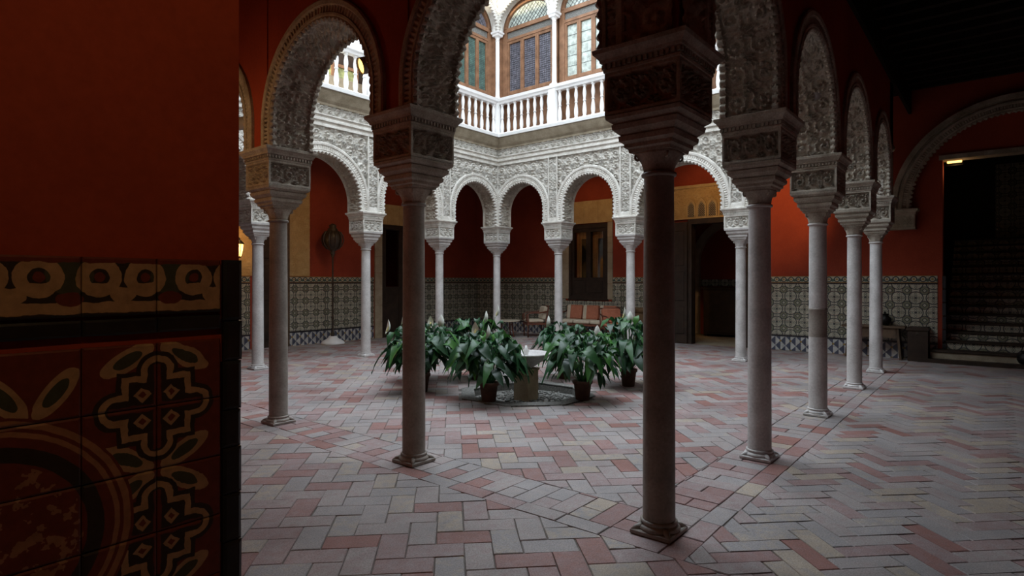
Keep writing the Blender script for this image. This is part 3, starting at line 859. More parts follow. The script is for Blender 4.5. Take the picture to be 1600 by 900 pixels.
bal_me = MB().lathe([(0.05, 5.49), (0.05, 5.52), (0.036, 5.54), (0.045, 5.57), (0.052, 5.64), (0.046, 5.74), (0.030, 5.84), (0.028, 5.87), (0.040, 5.875), (0.040, 5.90),
                     (0.028, 5.91), (0.033, 5.95), (0.046, 6.04), (0.044, 6.10), (0.030, 6.19), (0.029, 6.21), (0.045, 6.22), (0.047, 6.26)], 14).me('baluster', 'marblewhite', True)
def balustrade(label, fm, pos, lo, hi):
    t = empty('balustrade', fm(lo, 0, 5.40)); tag(t, label, 'balustrade', 'white balcony balustrades')
    inv = Vector(fm(lo, 0, 5.40))
    def sub(o):
        o.location = Vector(o.location) - inv; return o
    sub(sweep('base_rail', t, fm, [(-0.11, 5.40), (0.11, 5.40), (0.11, 5.46), (0.09, 5.49), (-0.09, 5.49), (-0.11, 5.46)], lo, hi, 'marblewhite'))
    sub(sweep('handrail', t, fm, [(-0.07, 6.26), (0.07, 6.26), (0.085, 6.30), (0.12, 6.33), (0.13, 6.40), (-0.13, 6.40), (-0.12, 6.33), (-0.085, 6.30)], lo, hi, 'marblewhite'))
    for p in pos:
        if lo - 0.01 <= p <= hi + 0.01:
            q = sweep('pedestal', t, fm, [(-0.1, 5.45), (0.115, 5.45), (0.115, 6.30), (-0.1, 6.30)], max(lo, p - 0.1), min(hi, p + 0.1), 'marblewhite'); sub(q)
    for i in range(len(pos) - 1):
        a, b = pos[i] + 0.17, pos[i + 1] - 0.17; n = max(2, round((b - a) / 0.222))
        for k in range(n + 1):
            s = a + (b - a) * k / n
            if lo < s < hi:
                o = link('baluster', bal_me, t); x, y, z = fm(s, 0.0, 0.0); o.location = Vector((x, y, 0)) - inv
    return t
balustrade('white marble balcony balustrade above the settee side arches', fEu, posE, C, VC)
balustrade('white marble balcony balustrade above the candelabrum side arches', fBu, posB, C, UC - 0.135)

# glazed wooden screens behind the balcony columns
WN = [0]
def window_screen(fm, s0, s1, ncas, pane, label, dense):
    WN[0] += 1
    w = empty('window_%d' % WN[0], fm((s0 + s1) / 2, -0.2, 5.4)); inv = Vector(w.location)
    tag(w, label, 'window', 'glazed wooden gallery windows', 'structure')
    D0, D1 = -0.26, -0.17
    def bxs(nm, parent, a, b, z0, z1, d0, d1, mat, rel):
        pts = [fm(a, d0, z0), fm(b, d1, z1)]
        o = MB().box(min(pts[0][0], pts[1][0]), max(pts[0][0], pts[1][0]), min(pts[0][1], pts[1][1]), max(pts[0][1], pts[1][1]), z0, z1, 0.0).build(nm, mat, parent)
        o.location = -inv if rel else (0, 0, 0)
        return o
    bxs('post', w, s0, s0 + 0.16, 5.4, 9.0, D0 - 0.02, D1, 'brownwood', True)
    bxs('post', w, s1 - 0.16, s1, 5.4, 9.0, D0 - 0.02, D1, 'brownwood', True)
    bxs('apron_panel', w, s0 + 0.16, s1 - 0.16, 5.4, 6.55, D0, D1 - 0.02, 'brownwood', True)
    bxs('transom', w, s0 + 0.16, s1 - 0.16, 7.96, 8.03, D0, D1, 'brownwood', True)
    bxs('carved_band', w, s0 + 0.16, s1 - 0.16, 8.03, 8.20, D0, D1 - 0.03, 'pebble', True)
    bxs('transom', w, s0 + 0.16, s1 - 0.16, 8.20, 8.30, D0, D1 + 0.02, 'brownwood', True)
    a0, a1 = s0 + 0.16, s1 - 0.16; W = (a1 - a0) / ncas
    for k in range(ncas):
        c0, c1 = a0 + k * W, a0 + (k + 1) * W; f = 0.055
        p0, p1 = c0 + f, c1 - f
        z0, z1 = 6.55, 7.96
        V, F = [], []
        for (q0, q1, r0, r1) in ((c0, p0, z0, z1), (p1, c1, z0, z1), (p0, p1, z0, z0 + 0.08), (p0, p1, z1 - 0.07, z1)):
            b = MB().box(q0 + 0.002, q1 - 0.002, 0, 1, r0, r1); 
            o = len(V); V += [fm(v[0], D0 + 0.01 + v[1] * 0.065, v[2]) for v in b.v]; F += [tuple(i + o for i in ff) for ff in b.f]
        cs = link('casement', mesh('casement', V, F, 'brownwood'), w); cs.location = -inv
        bxs('pane', cs, p0, p1, z0 + 0.08, z1 - 0.07, D0 + 0.02, D0 + 0.03, pane, False)
        # lead cames
        L = MB(); zz0, zz1 = z0 + 0.08, z1 - 0.07; nx = dense; nz = max(3, round((zz1 - zz0) / ((p1 - p0) / nx)))
        if pane == 'panelight': nx, nz = 1, 5
        def bar(sa, za, sb, zb, r=0.0045):
            L.tube([fm(sa, D0 + 0.034, za), fm(sb, D0 + 0.034, zb)], r, 4)
        for i in range(1, nx): bar(p0 + (p1 - p0) * i / nx, zz0, p0 + (p1 - p0) * i / nx, zz1)
        for i in range(1, nz): bar(p0, zz0 + (zz1 - zz0) * i / nz, p1, zz0 + (zz1 - zz0) * i / nz)
        L.build('lead_lattice', 'lead', cs)['kind'] = 'stuff'
    # lunette under the arch
    c, a = (s0 + s1) / 2, (s1 - s0) / 2 - 0.02; n = 24
    outer = [(c + a * math.cos(PI * i / n), 8.30 + 0.64 * math.sin(PI * i / n)) for i in range(n + 1)]
    inner = [(c + (a - 0.13) * math.cos(PI * i / n), 8.30 + 0.53 * math.sin(PI * i / n)) for i in range(n + 1)]
    ring = outer + inner[::-1]
    o = poly_slab('lunette_frame', ring, [], fm, D0, D1 + 0.01, 'brownwood', w); o.location = -inv
    o2 = poly_slab('lunette_pane', inner, [], fm, D0 + 0.01, D0 + 0.03, 'panelight' if pane != 'panegreen' else 'paneblue', w); o2.location = -inv
    L = MB()
    for i in range(-6, 7):
        for e in (-1, 1):
            sa = c + i * 0.12; pts = [(sa + e * k * 0.04, 8.30 + k * 0.045) for k in range(13)]
            pts = [q for q in pts if ((q[0] - c) / (a - 0.13)) ** 2 + ((q[1] - 8.30) / 0.53) ** 2 < 1]
            if len(pts) > 1: L.tube([fm(pts[0][0], D0 + 0.036, pts[0][1]), fm(pts[-1][0], D0 + 0.036, pts[-1][1])], 0.006, 4)
    q = L.build('lunette_lattice', 'lead', o2); q['kind'] = 'stuff'
window_screen(fEu, EV[3] + 0.03, VC - 0.03, 3, 'paneblue', 'brown wooden window with three dark latticed casements at the inner corner', 7)
window_screen(fEu, EV[2] + 0.03, EV[3] - 0.03, 4, 'panelight', 'brown wooden window with pale frosted panes next to the corner window', 1)
window_screen(fEu, EV[1] + 0.03, EV[2] - 0.03, 4, 'panelight', 'brown wooden window beyond the frosted one, hidden by the dark column block', 1)
window_screen(fEu, 0.1, EV[1] - 0.03, 4, 'panelight', 'brown wooden window nearest the stair corner, above the balustrade', 1)
window_screen(fBu, BU[3] + 0.03, UC - 0.03, 4, 'panegreen', 'brown wooden window with green glass casements meeting the inner corner', 6)
window_screen(fBu, BU[2] + 0.03, BU[3] - 0.03, 3, 'panegreen', 'brown wooden window with green glass beside the open terrace', 6)
tag(link('corner_post', MB().box(UC - 0.02, UE + 0.2, VC - 0.02, VB + 0.2, 5.4, 9.5).me('corner_post', 'brownwood')), 'brown wooden corner post between the two upper windows', 'post', kind='structure')
# terrace window behind the open balustrade
poly_slab('terrace_boarding', rect(-1.0, 7.55, TOPW + 0.2, 7.70), [], gB, 0, 0.015, 'darkwood', wB)
t = empty('window_7', (0, 0, 0)); tag(t, 'small yellow green terrace window seen through the balusters', 'window', kind='structure')
for a in (4.86, 5.62):
    f = poly_slab('frame', rect(a, a + 0.74, 6.75, 7.35), [rect(a + 0.08, a + 0.66, 6.83, 7.27)], gB, -0.02, 0.05, 'brownwood', t)
    p = poly_slab('pane', rect(a + 0.08, a + 0.66, 6.83, 7.27), [], gB, 0.0, 0.02, 'paneyellow', f)

# plain upper walls of the two near sides, upper outer walls and roofs
for nm, b, lab in (('wall_upper_stair_side', (-C, UE + C, -C, C - 0.05, TOPW, 9.55), 'upper courtyard wall above the stair side arcade'),
                   ('wall_upper_entrance_side', (-C, C - 0.05, C, VB + C, TOPW, 9.55), 'upper courtyard wall above the entrance side arcade')):
    tag(link(nm, MB().box(*b).me(nm, 'stucco')), lab, 'wall', kind='structure')
tag(link('wall_outer', MB().box(WL - 1.3, WE + 0.35, WR - 0.3, WR, TOPW, 9.6).box(WL - 1.3, WL - 1.0, WR, WB, TOPW, 7.7).me('wall_outer', 'stucco')), 'outer upper walls beyond the galleries', 'wall', kind='structure')
tag(link('roof_slab', MB().box(WL - 1.3, WE + 0.4, WR - 0.3, C, 9.6, 9.8).box(UE - C + 0.02, WE + 0.4, C, WB + 0.4, 9.6, 9.8).box(7.6, UE - C + 0.02, VB - C + 0.02, WB + 0.4, 9.6, 9.8)
         .box(WL - 1.3, C, C, VB - C, 9.6, 9.8).me('roof_slab', 'oldstucco')), 'flat roof over the upper galleries', 'roof', kind='structure')
tag(link('floor_terrace', MB().box(-C, WE, VB + C, WB, TOPW + 0.15, TOPW + 0.2).box(UE + C, WE, -C, VB + C, TOPW + 0.15, TOPW + 0.2).me('floor_terrace', 'beige')), 'upper gallery and terrace floor', 'floor', kind='structure')

# ------------------------------------------------------------------ tiled dados
def tile_me(w, h, th, mat, name='tile', b=0.004):
    R = [[(-w / 2 + .0015, 0, -h / 2 + .0015), (w / 2 - .0015, 0, -h / 2 + .0015), (w / 2 - .0015, 0, h / 2 - .0015), (-w / 2 + .0015, 0, h / 2 - .0015)]]
    R.append([(p[0], -th + b * .6, p[2]) for p in R[0]])
    i = b + .0015
    R.append([(-w / 2 + i, -th, -h / 2 + i), (w / 2 - i, -th, -h / 2 + i), (w / 2 - i, -th, h / 2 - i), (-w / 2 + i, -th, h / 2 - i)])
    return MB().rings(R).me(name, mat)
def dado(wall, fm, ry, spans, single_rng, hole=None):
    """rows of tiles on a far wall: checker foot, field, dark line and frieze; wall faces the courtyard"""
    p = 0.157
    rows = [(0.0, 0.16, 'tilecheck'), (0.16, 0.32, 'tilecheck'), (0.32, 0.36, 'navy')]
    rows += [(0.36 + i * 0.1686, 0.36 + (i + 1) * 0.1686, 'tilefield') for i in range(7)]
    rows += [(1.54, 1.572, 'navy'), (1.572, 1.72, 'tilefrieze')]
    cache = {}; SB = {}
    for s0, s1 in spans:
        n = max(1, round((s1 - s0) / p)); w = (s1 - s0) / n
        for k in range(n):
            s = s0 + (k + 0.5) * w
            for z0, z1, mt in rows:
                if hole and hole[0] < s < hole[1] and z1 > hole[2]: continue
                zc = (z0 + z1) / 2; key = (round(w, 4), round(z1 - z0, 4), mt)
                loc = Vector(fm(s, 0.0, zc))
                if single_rng[0] < s < single_rng[1] and mt != 'navy':
                    if key not in cache: cache[key] = tile_me(w, z1 - z0, 0.016, mt)
                    o = link('tile', cache[key], wall); o.location = loc; o.rotation_euler = (random.uniform(-.006, .006), 0, ry + random.uniform(-.006, .006))
                else:
                    me = tile_me(w, z1 - z0, 0.016 if mt != 'navy' else 0.02, mt)
                    b = SB.setdefault(mt, MB()); R = Matrix.Translation(loc) @ Matrix.Rotation(ry, 4, 'Z')
                    b.add([R @ v.co for v in me.vertices], [list(q.vertices) for q in me.polygons]); bpy.data.meshes.remove(me)
    for mt, b in SB.items():
        tag(b.build('dado_tiles' if mt != 'navy' else 'dado_border', mt, wall), kind='stuff')
dado(wE, gE, -PI / 2, [(-0.72, 2.98), (4.86, WB)], (-0.72, 2.98), hole=(6.80, 8.22, 1.06))
dado(wB, gB, 0.0, [(WL, 3.35), (4.34, 6.90), (8.5, WE)], (4.90, 6.95))

# near jamb: big tiles, black band, palmette frieze, dark edge tiles
star_me = tile_me(0.1725, 0.1725, 0.016, 'startile', b=0.005)
fr_me = tile_me(0.1725, 0.155, 0.016, 'palmette', b=0.005)
bd_me = tile_me(0.1725, 0.044, 0.020, 'navy', b=0.006)
def put(me, x, z, th=0.0):
    o = link('tile', me, wJ); o.location = (x, 0.11, z); o.rotation_euler = (random.uniform(-.012, .012), random.uniform(-.006, .006), random.uniform(-.012, .012))
    return o
for k in range(7):
    x = -2.7205 - 0.0863 - k * 0.1725
    if x < WL - 1.2: continue
    put(fr_me, x, 1.586); put(bd_me, x, 1.481)
    for r in range(9):
        zc = 1.4325 - 0.08625 - r * 0.1725
        if zc > 0.03: put(star_me, x, zc)
z = 1.665
while z > 0.02:
    h = random.uniform(0.11, 0.19); h = min(h, z)
    me = tile_me(0.058, h, 0.020, 'navy', b=0.009)
    o = put(me, -2.688, z - h / 2); o.location.x += random.uniform(-0.002, 0.003)
    z -= h

# ------------------------------------------------------------------ rooms behind the openings
def shell(name, label, x0, x1, y0, y1, z1, open_side, mat, floor_mat='beige'):
    b = MB(); k = 0.12
    if open_side != 'x0': b.box(x0 - k, x0, y0 - k, y1 + k, -0.2, z1)
    if open_side != 'x1': b.box(x1, x1 + k, y0 - k, y1 + k, -0.2, z1)
    if open_side != 'y0': b.box(x0, x1, y0 - k, y0, -0.2, z1)
    if open_side != 'y1': b.box(x0, x1, y1, y1 + k, -0.2, z1)
    w = tag(link(name, b.me(name, mat)), label, 'wall', kind='structure')
    link('room_ceiling', MB().box(x0, x1, y0, y1, z1, z1 + 0.1).me('room_ceiling', 'ceilwood'), w)
    link('room_floor', MB().box(x0 - 0.36, x1, y0 - 0.36, y1, -0.16, -0.012).me('room_floor', floor_mat), w)
    return w
ve = shell('wall_vestibule', 'dim red vestibule seen through the carved doorway', WE + 0.35, 14.3, 1.9, 6.4, 4.4, 'x0', 'red')
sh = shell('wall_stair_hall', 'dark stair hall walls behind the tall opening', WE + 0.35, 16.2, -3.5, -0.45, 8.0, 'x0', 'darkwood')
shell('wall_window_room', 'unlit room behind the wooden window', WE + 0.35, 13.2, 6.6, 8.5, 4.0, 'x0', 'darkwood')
shell('wall_dark_room', 'dark red room behind the stone framed doorway', 6.9, 8.9, WB + 0.35, 14.6, 4.0, 'y0', 'red')

# ------------------------------------------------------------------ openings of the settee wall
def bx(name, parent, mat, x0, x1, y0, y1, z0, z1, b=0.0):
    return MB().box(x0, x1, y0, y1, z0, z1, b).build(name, mat, parent)
d1 = empty('door_1', (0, 0, 0)); tag(d1, 'tall dark doorway with open leaf under an ochre lattice panel', 'door', kind='structure')
for y0, y1 in ((4.40, 4.50), (2.98, 3.08)): bx('door_jamb', d1, 'darkwood', WE - 0.05, WE + 0.2, y0, y1, 0, 3.1)
bx('door_head', d1, 'darkwood', WE - 0.06, WE + 0.2, 2.98, 4.50, 3.06, 3.19)
lf = bx('door_leaf', d1, 'darkwood', WE - 0.10, WE - 0.045, 4.50, 4.97, 0.02, 3.12)
for z0, z1 in ((0.25, 0.95), (1.10, 1.85), (2.0, 2.9)): bx('door_panel', lf, 'darkwood', WE - 0.118, WE - 0.095, 4.58, 4.89, z0, z1, 0.012)
pn = relief('carved_panel', d1, gE, 2.90, 4.97, 3.20, 4.05, 0.04, 0.010, 0.13, 0.034, 'gold')
sweep('panel_border', d1, gE, [(0, 3.98), (0.085, 3.98), (0.085, 4.05), (0, 4.05)], 2.90, 4.97, 'gold')
sweep('panel_border', d1, gE, [(0, 3.19), (0.085, 3.19), (0.085, 3.225), (0, 3.225)], 2.90, 4.97, 'gold')
def pointed(c, w, z0, z1, n=8):
    pts = [(c - w / 2, z0), (c + w / 2, z0)]; zs = z1 - w * 0.85
    for i in range(n + 1):
        a = i / n; pts.append((c + w / 2 * (1 - a ** 1.7), zs + (z1 - zs) * a ** 0.8))
    for i in range(n - 1, -1, -1):
        a = i / n; pts.append((c - w / 2 * (1 - a ** 1.7), zs + (z1 - zs) * a ** 0.8))
    return pts
for k in range(6):
    c = 4.40 - k * 0.275
    fr = poly_slab('lattice_window', pointed(c, 0.25, 3.225, 3.70), [pointed(c, 0.185, 3.235, 3.62)], gE, 0.06, 0.095, 'gold', d1)
    poly_slab('lattice_back', pointed(c, 0.19, 3.23, 3.63), [], gE, 0.066, 0.070, 'beige', fr)
    L = MB()
    for i in range(-6, 7):
        for e in (-1, 1):
            pts = [(c + i * 0.045 + e * j * 0.02, 3.24 + j * 0.026) for j in range(16)]
            pts = [q for q in pts if abs(q[0] - c) < 0.09 * min(1, max(0.05, (3.62 - q[1]) / 0.15))]
            if len(pts) > 1: L.tube([gE(pts[0][0], 0.076, pts[0][1]), gE(pts[-1][0], 0.076, pts[-1][1])], 0.006, 4)
    L.build('lattice', 'darkwood', fr)['kind'] = 'stuff'
# arch and dado at the back of the vestibule
vb = lambda s, d, z: (14.3 - d, s, z)
a0, a1 = [(4.15 + 1.52 * math.cos(PI * i / 24), 2.15 + 1.42 * math.sin(PI * i / 24)) for i in range(25)], [(4.15 + 1.28 * math.cos(PI * i / 24), 2.15 + 1.20 * math.sin(PI * i / 24)) for i in range(24, -1, -1)]
poly_slab('stone_arch', a0 + a1, [], vb, 0, 0.14, 'beige', ve)
for y in (4.15 + 1.40, 4.15 - 1.40): bx('arch_jamb', ve, 'beige', 14.14, 14.3, y - 0.12, y + 0.12, 0, 2.15)
bx('vestibule_dado', ve, 'tilefield', 14.24, 14.3, 2.9, 5.4, 1.45, 1.66)
cb = empty('cabinet', (13.85, 4.1, 0)); tag(cb, 'low black cabinet in the dim vestibule beyond the carved doorway', 'cabinet')
bx('body', cb, 'darkwood', -0.28, 0.28, -0.95, 0.95, 0.06, 1.38, 0.01)
bx('top', cb, 'darkwood', -0.31, 0.30, -0.99, 0.99, 1.38, 1.42, 0.008)
for y in (-0.88, 0.88):
    for x in (-0.22, 0.22): bx('leg', cb, 'darkwood', x - 0.03, x + 0.03, y - 0.03, y + 0.03, 0, 0.06)
for y0, y1 in ((-0.9, -0.02), (0.02, 0.9)):
    dd = bx('door', cb, 'darkwood', -0.305, -0.28, y0, y1, 0.12, 1.32, 0.008)
    yk = -0.08 if y0 < 0 and y1 < 0 else 0.08
    bx('knob', dd, 'bronze', -0.33, -0.30, yk - 0.015, yk + 0.015, 0.72, 0.75, 0.004)

# wooden window
mcl, ntc, bc = new_mat('dim_clear_pane', 0.05, 0.5)
_t = ntc.nodes.new('ShaderNodeBsdfTransparent'); _t.inputs[0].default_value = (0.9, 0.86, 0.8, 1)
_g = ntc.nodes.new('ShaderNodeBsdfGlossy'); _g.inputs['Roughness'].default_value = 0.04
_m = ntc.nodes.new('ShaderNodeMixShader'); _m.inputs[0].default_value = 0.10
ntc.links.new(_t.outputs[0], _m.inputs[1]); ntc.links.new(_g.outputs[0], _m.inputs[2]); ntc.links.new(_m.outputs[0], ntc.nodes['Material Output'].inputs[0])
M['clearpane'] = mcl
w8 = empty('window_8', (0, 0, 0)); tag(w8, 'dark two leaf wooden window with ochre curtains behind the glass', 'window', kind='structure')
y0, y1, zb, zt_ = 6.86, 8.16, 1.09, 3.25
poly_slab('frame', rect(y0, y1, zb, zt_), [rect(y0 + 0.09, y1 - 0.09, zb + 0.1, zt_ - 0.12)], gE, -0.12, 0.03, 'darkwood', w8)
ym = (y0 + y1) / 2
for a, b in ((y0 + 0.09, ym), (ym, y1 - 0.09)):
    sa = poly_slab('sash', rect(a, b, zb + 0.1, zt_ - 0.12), [rect(a + 0.075, b - 0.075, zb + 0.62, zt_ - 0.22)], gE, -0.08, 0.0, 'darkwood', w8)
    poly_slab('pane', rect(a + 0.07, b - 0.07, zb + 0.61, zt_ - 0.21), [], gE, -0.05, -0.042, 'clearpane', sa)
    bx('lower_panel', sa, 'darkwood', WE - 0.012, WE + 0.01, a + 0.08, b - 0.08, zb + 0.18, zb + 0.54, 0.01)
    # drawn curtain behind the glass, an arched gap in the middle
    n = 40; S = np.linspace(a + 0.05, b - 0.05, n); Z = np.linspace(zb + 0.5, zt_ - 0.15, 30)
    SS, ZZ = np.meshgrid(S, Z, indexing='ij')
    cc = (a + b) / 2 - 0.06
    keep = ~((np.abs(SS[:-1, :-1] - cc) < 0.11) & (ZZ[:-1, :-1] < zt_ - 0.45))
    link('curtain', grid_mesh('curtain', to3(gE, SS, -0.16 + 0.018 * np.sin(SS * 75), ZZ), 'curtain', True, keep), w8)
bx('sill', w8, 'darkwood', WE - 0.06, WE + 0.02, y0 - 0.02, y1 + 0.02, 1.055, 1.10, 0.006)
for a, b in ((8.17, 8.60), (6.70, 6.855)):
    k = 0; z = 1.09
    while z < 3.27:
        h = min(0.44, 3.27 - z); poly_slab('stone', rect(a, b, z + 0.003, z + h - 0.003), [], gE, 0, 0.035, 'beige', w8); z += h
for k in range(3): poly_slab('stone', rect(6.70 + k * 0.47 + 0.003, 6.70 + (k + 1) * 0.47 - 0.003, 3.275, 3.92), [], gE, 0, 0.04, 'gold', w8)

# ------------------------------------------------------------------ openings of the candelabrum wall
d2 = empty('door_2', (0, 0, 0)); tag(d2, 'dark doorway with pale stone jamb and block lintel', 'door', kind='structure')
z = 0.0
while z < 3.2:
    h = min(0.46, 3.2 - z); poly_slab('stone', rect(6.93, 7.18, z + 0.003, z + h - 0.003), [], gB, 0, 0.04, 'beige', d2); z += h
for k in range(4): poly_slab('stone', rect(6.93 + k * 0.44 + 0.003, 6.93 + (k + 1) * 0.44 - 0.003, 3.2, 3.80), [], gB, 0, 0.04, 'gold', d2)
bx('door_jamb', d2, 'darkwood', 7.18, 7.30, WB - 0.05, WB + 0.2, 0, 3.12); bx('door_jamb', d2, 'darkwood', 8.38, 8.48, WB - 0.05, WB + 0.2, 0, 3.12)
bx('door_head', d2, 'darkwood', 7.18, 8.48, WB - 0.05, WB + 0.2, 3.08, 3.22)
bx('door_mullion', d2, 'darkwood', 7.80, 7.90, WB - 0.02, WB + 0.06, 0, 3.08)
lf = bx('door_leaf', d2, 'darkwood', 7.90, 8.38, WB, WB + 0.05, 0.02, 3.08)
lw = bx('low_gate', d2, 'darkwood', 7.30, 7.80, WB, WB + 0.05, 0.02, 1.45)
d3 = empty('door_3', (0, 0, 0)); tag(d3, 'dark wooden door beside the ochre carved wall strip', 'door', kind='structure')
lf = bx('door_leaf', d3, 'darkwood', 3.44, 4.24, WB + 0.02, WB + 0.08, 0, 3.18)
for z0, z1 in ((0.2, 1.0), (1.15, 2.0), (2.15, 3.0)): bx('door_panel', lf, 'darkwood', 3.55, 4.13, WB + 0.0, WB + 0.03, z0, z1, 0.012)
bx('door_jamb', d3, 'benchwood', 4.24, 4.33, WB - 0.05, WB + 0.2, 0, 3.25)
relief('carved_strip', d3, gB, 4.34, 4.90, 1.73, 4.2, 0.02, 0.014, 0.19, 0.02, 'gold')
relief('carved_strip', d3, gB, 2.80, 3.40, 1.73, 4.2, 0.02, 0.02, 0.19, 0.02, 'gold')

# ------------------------------------------------------------------ stairs and the big blind arch
big = empty('trim_1', (0, 0, 0)); tag(big, 'large moulded arch on a carved corbel framing the stair opening', 'arch', kind='structure')
Q, N, t_ = arch_path(-3.66, -0.24, 3.07, 0.02, 1.72, 420)
archivolt(big, gE, Q, N, t_, 0.16, 1, 'oldstucco', 0.09, 0.05)
def wide(o0, o1, h0, h1, nm):
    P = np.stack([to3(gE, Q[:, 0] + N[:, 0] * o, np.full(len(Q), h), Q[:, 1] + N[:, 1] * o) for o, h in ((o0, h0), (o0, h1), (o1, h1), (o1, h0))], 1)
    link(nm, grid_mesh(nm, P, 'oldstucco', False), big)
wide(-0.01, 0.24, 0.0, 0.165, 'arch_ring'); wide(0.20, 0.30, 0.0, 0.21, 'arch_hood')
D = np.linspace(0.0, 0.16, 12); H = carve(t_[:, None] / 0.2, D[None, :] / 0.16)
link('arch_lining', grid_mesh('arch_lining', to3(gE, Q[:, 0][:, None] - N[:, 0][:, None] * 0.02 * H, D[None, :], Q[:, 1][:, None] - N[:, 1][:, None] * 0.02 * H), 'oldstucco'), big)
for c in (-0.13, -3.77):
    bx('corbel', big, 'oldstucco', WE - 0.26, WE, c - 0.23, c + 0.23, 2.70, 2.95)
    MB().rings([[(WE, c - r, z), (WE - r * 1.15, c - r, z), (WE - r * 1.15, c + r, z), (WE, c + r, z)] for r, z in ((0.23, 2.95), (0.25, 2.97), (0.25, 3.0), (0.29, 3.04), (0.29, 3.07))]).build('corbel_cornice', 'oldstucco', big)
    relief('corbel_relief', big, gE, c - 0.22, c + 0.22, 2.70, 2.95, 0.262, 0.012, 0.12, 0.02, 'oldstucco')
    bx('corbel_foot', big, 'oldstucco', WE - 0.27, WE, c - 0.24, c + 0.24, 2.665, 2.70)
bx('lintel', big, 'oldstucco', WE - 0.05, WE + 0.3, -3.12, -0.74, 4.03, 4.12)
st = empty('staircase', (10.9, -2.0, 0)); tag(st, 'broad dark staircase with patterned tile risers rising from the gallery', 'staircase', kind='structure')
def sbx(name, mat, x0, x1, y0, y1, z0, z1, par=None, b=0.0):
    o = MB().box(x0 - 10.9, x1 - 10.9, y0 + 2.0, y1 + 2.0, z0, z1, b).build(name, mat, par or st); return o
sbx('plinth_step', 'darkwood', 10.72, 11.6, -3.5, -0.42, 0, 0.075)
for k in range(15):
    u = 10.90 + 0.29 * k; z = 0.075 + 0.172 * k
    e = 0.18 if k == 0 else 0.0
    a, b = (-3.35, -0.62) if k == 0 else (-3.08, -0.82)
    rs = sbx('riser', 'tilefield' if k else 'oldstucco', u, u + 0.30, a, b, z, z + 0.125)
    sbx('tread', 'darkwood', u - 0.035, u + 0.30, a, b, z + 0.125, z + 0.172, None, 0.008)
    if 0 < k < 6:
        n = 13
        for i in range(n):
            pass
for k in range(1, 15): sbx('stair_fill', 'darkwood', 10.90 + 0.29 * k + 0.02, 10.90 + 0.29 * k + 0.6, -3.08, -0.82, 0.0, 0.075 + 0.172 * k)
relief('stair_wall_tiles', sh, lambda s, d, z: (16.2 - d, s, z), -3.4, -1.6, 2.6, 4.6, 0.01, 0.1, 0.4, 0.003, 'tilefield')
for k in range(6): bx('edge_tile', sh, 'navy', WE - 0.015, WE + 0.02, -0.855, -0.795, 0.1 + k * 0.27, 0.1 + k * 0.27 + 0.26, 0.008)
jr = empty('jar', (10.80, -2.06, 0.075)); tag(jr, 'dark round jar at the foot of the stairs', 'jar')
MB().lathe([(0.05, 0.0), (0.10, 0.02), (0.135, 0.09), (0.13, 0.16), (0.08, 0.22), (0.06, 0.235)], 20).build('body', 'iron', jr, True)
MB().lathe([(0.062, 0.228), (0.078, 0.24), (0.075, 0.255), (0.05, 0.25)], 20).build('rim', 'iron', jr, True)

# ------------------------------------------------------------------ lamps
def lamp_light(name, kind, loc, energy, color, parent=None, to=None, cone=70, size=0.08):
    l = bpy.data.lights.new(name, kind); l.energy = energy; l.color = color
    if kind == 'SPOT': l.spot_size = math.radians(cone); l.spot_blend = 0.8
    l.shadow_soft_size = size
    o = bpy.data.objects.new(name, l); COL.objects.link(o); o.location = loc
    if parent: o.parent = parent
    if to is not None: o.rotation_euler = (Vector(to) - Vector(loc)).to_track_quat('-Z', 'Y').to_euler()
    return o
WARM = (1.0, 0.60, 0.26)
def spotlight(loc, aim, label, lit, energy=0, r=0.075, L=0.24, cone=80, wall=None):
    ax = (Vector(aim) - Vector(loc)).normalized()
    q = ax.to_track_quat('Z', 'Y'); e = empty('spotlight', loc); tag(e, label, 'spotlight', 'gallery spotlights')
    Mx = q.to_matrix().to_4x4()
    MB().lathe([(r * 0.55, -L / 2), (r * 0.9, -L / 2 + 0.02), (r, -L / 2 + 0.05), (r, L / 2), (r * 0.93, L / 2), (r * 0.90, L / 2 - 0.02)], 20).xform(Mx).build('housing', 'grey', e, True)
    MB().lathe([(0.001, L / 2 - 0.02), (r * 0.90, L / 2 - 0.019)], 20, cap=False).xform(Mx).build('lens', 'bulb' if lit else 'duskyglass', e)
    br = MB()
    wv = Vector(wall) if wall else Vector((0, 0, 0.12))
    br.tube([tuple(Mx @ Vector((0, 0, -0.02))), tuple(wv)], 0.012, 6); br.build('bracket', 'grey', e)
    if energy: lamp_light('spot_beam', 'SPOT', Vector(loc) + ax * (L / 2 + 0.02), energy, WARM, None, Vector(loc) + ax * 3, cone, 0.05)
    return e
spotlight((4.02, -0.10, 3.76), (4.9, -1.2, 4.0), 'grey spotlight on the carved arch beside the stained column', False, wall=(0.1, 0.06, 0))
spotlight((6.70, -0.10, 3.80), (7.6, -1.2, 3.85), 'grey spotlight on the third arch towards the stairs', False, wall=(0.1, 0.06, 0))
spotlight((8.42, -0.18, 3.85), (9.6, -0.9, 4.3), 'grey spotlight beside the springing of the big stair arch', False, wall=(0.1, 0.1, 0))
spotlight((-0.12, 2.78, 3.60), (-1.3, 3.15, 3.1), 'lit spotlight glowing yellow under the balcony balusters', True, 60, wall=(0.1, -0.12, 0.05))
spotlight((-0.12, 5.12, 3.45), (-1.0, 6.0, 3.3), 'small lit spotlight beside the red entrance jamb', True, 60, wall=(0.1, -0.2, 0.05))
spotlight((UE + 0.36, 1.55, 4.3), (WE, 2.25, 3.3), 'spotlight behind the bright column washing the orange wall', True, 150, cone=64, wall=(-0.12, 0, 0))
spotlight((UE + 0.36, 3.3, 4.4), (WE, 3.9, 3.5), 'spotlight facing the ochre lattice panel of the doorway', True, 60, cone=80, wall=(-0.12, 0, 0))
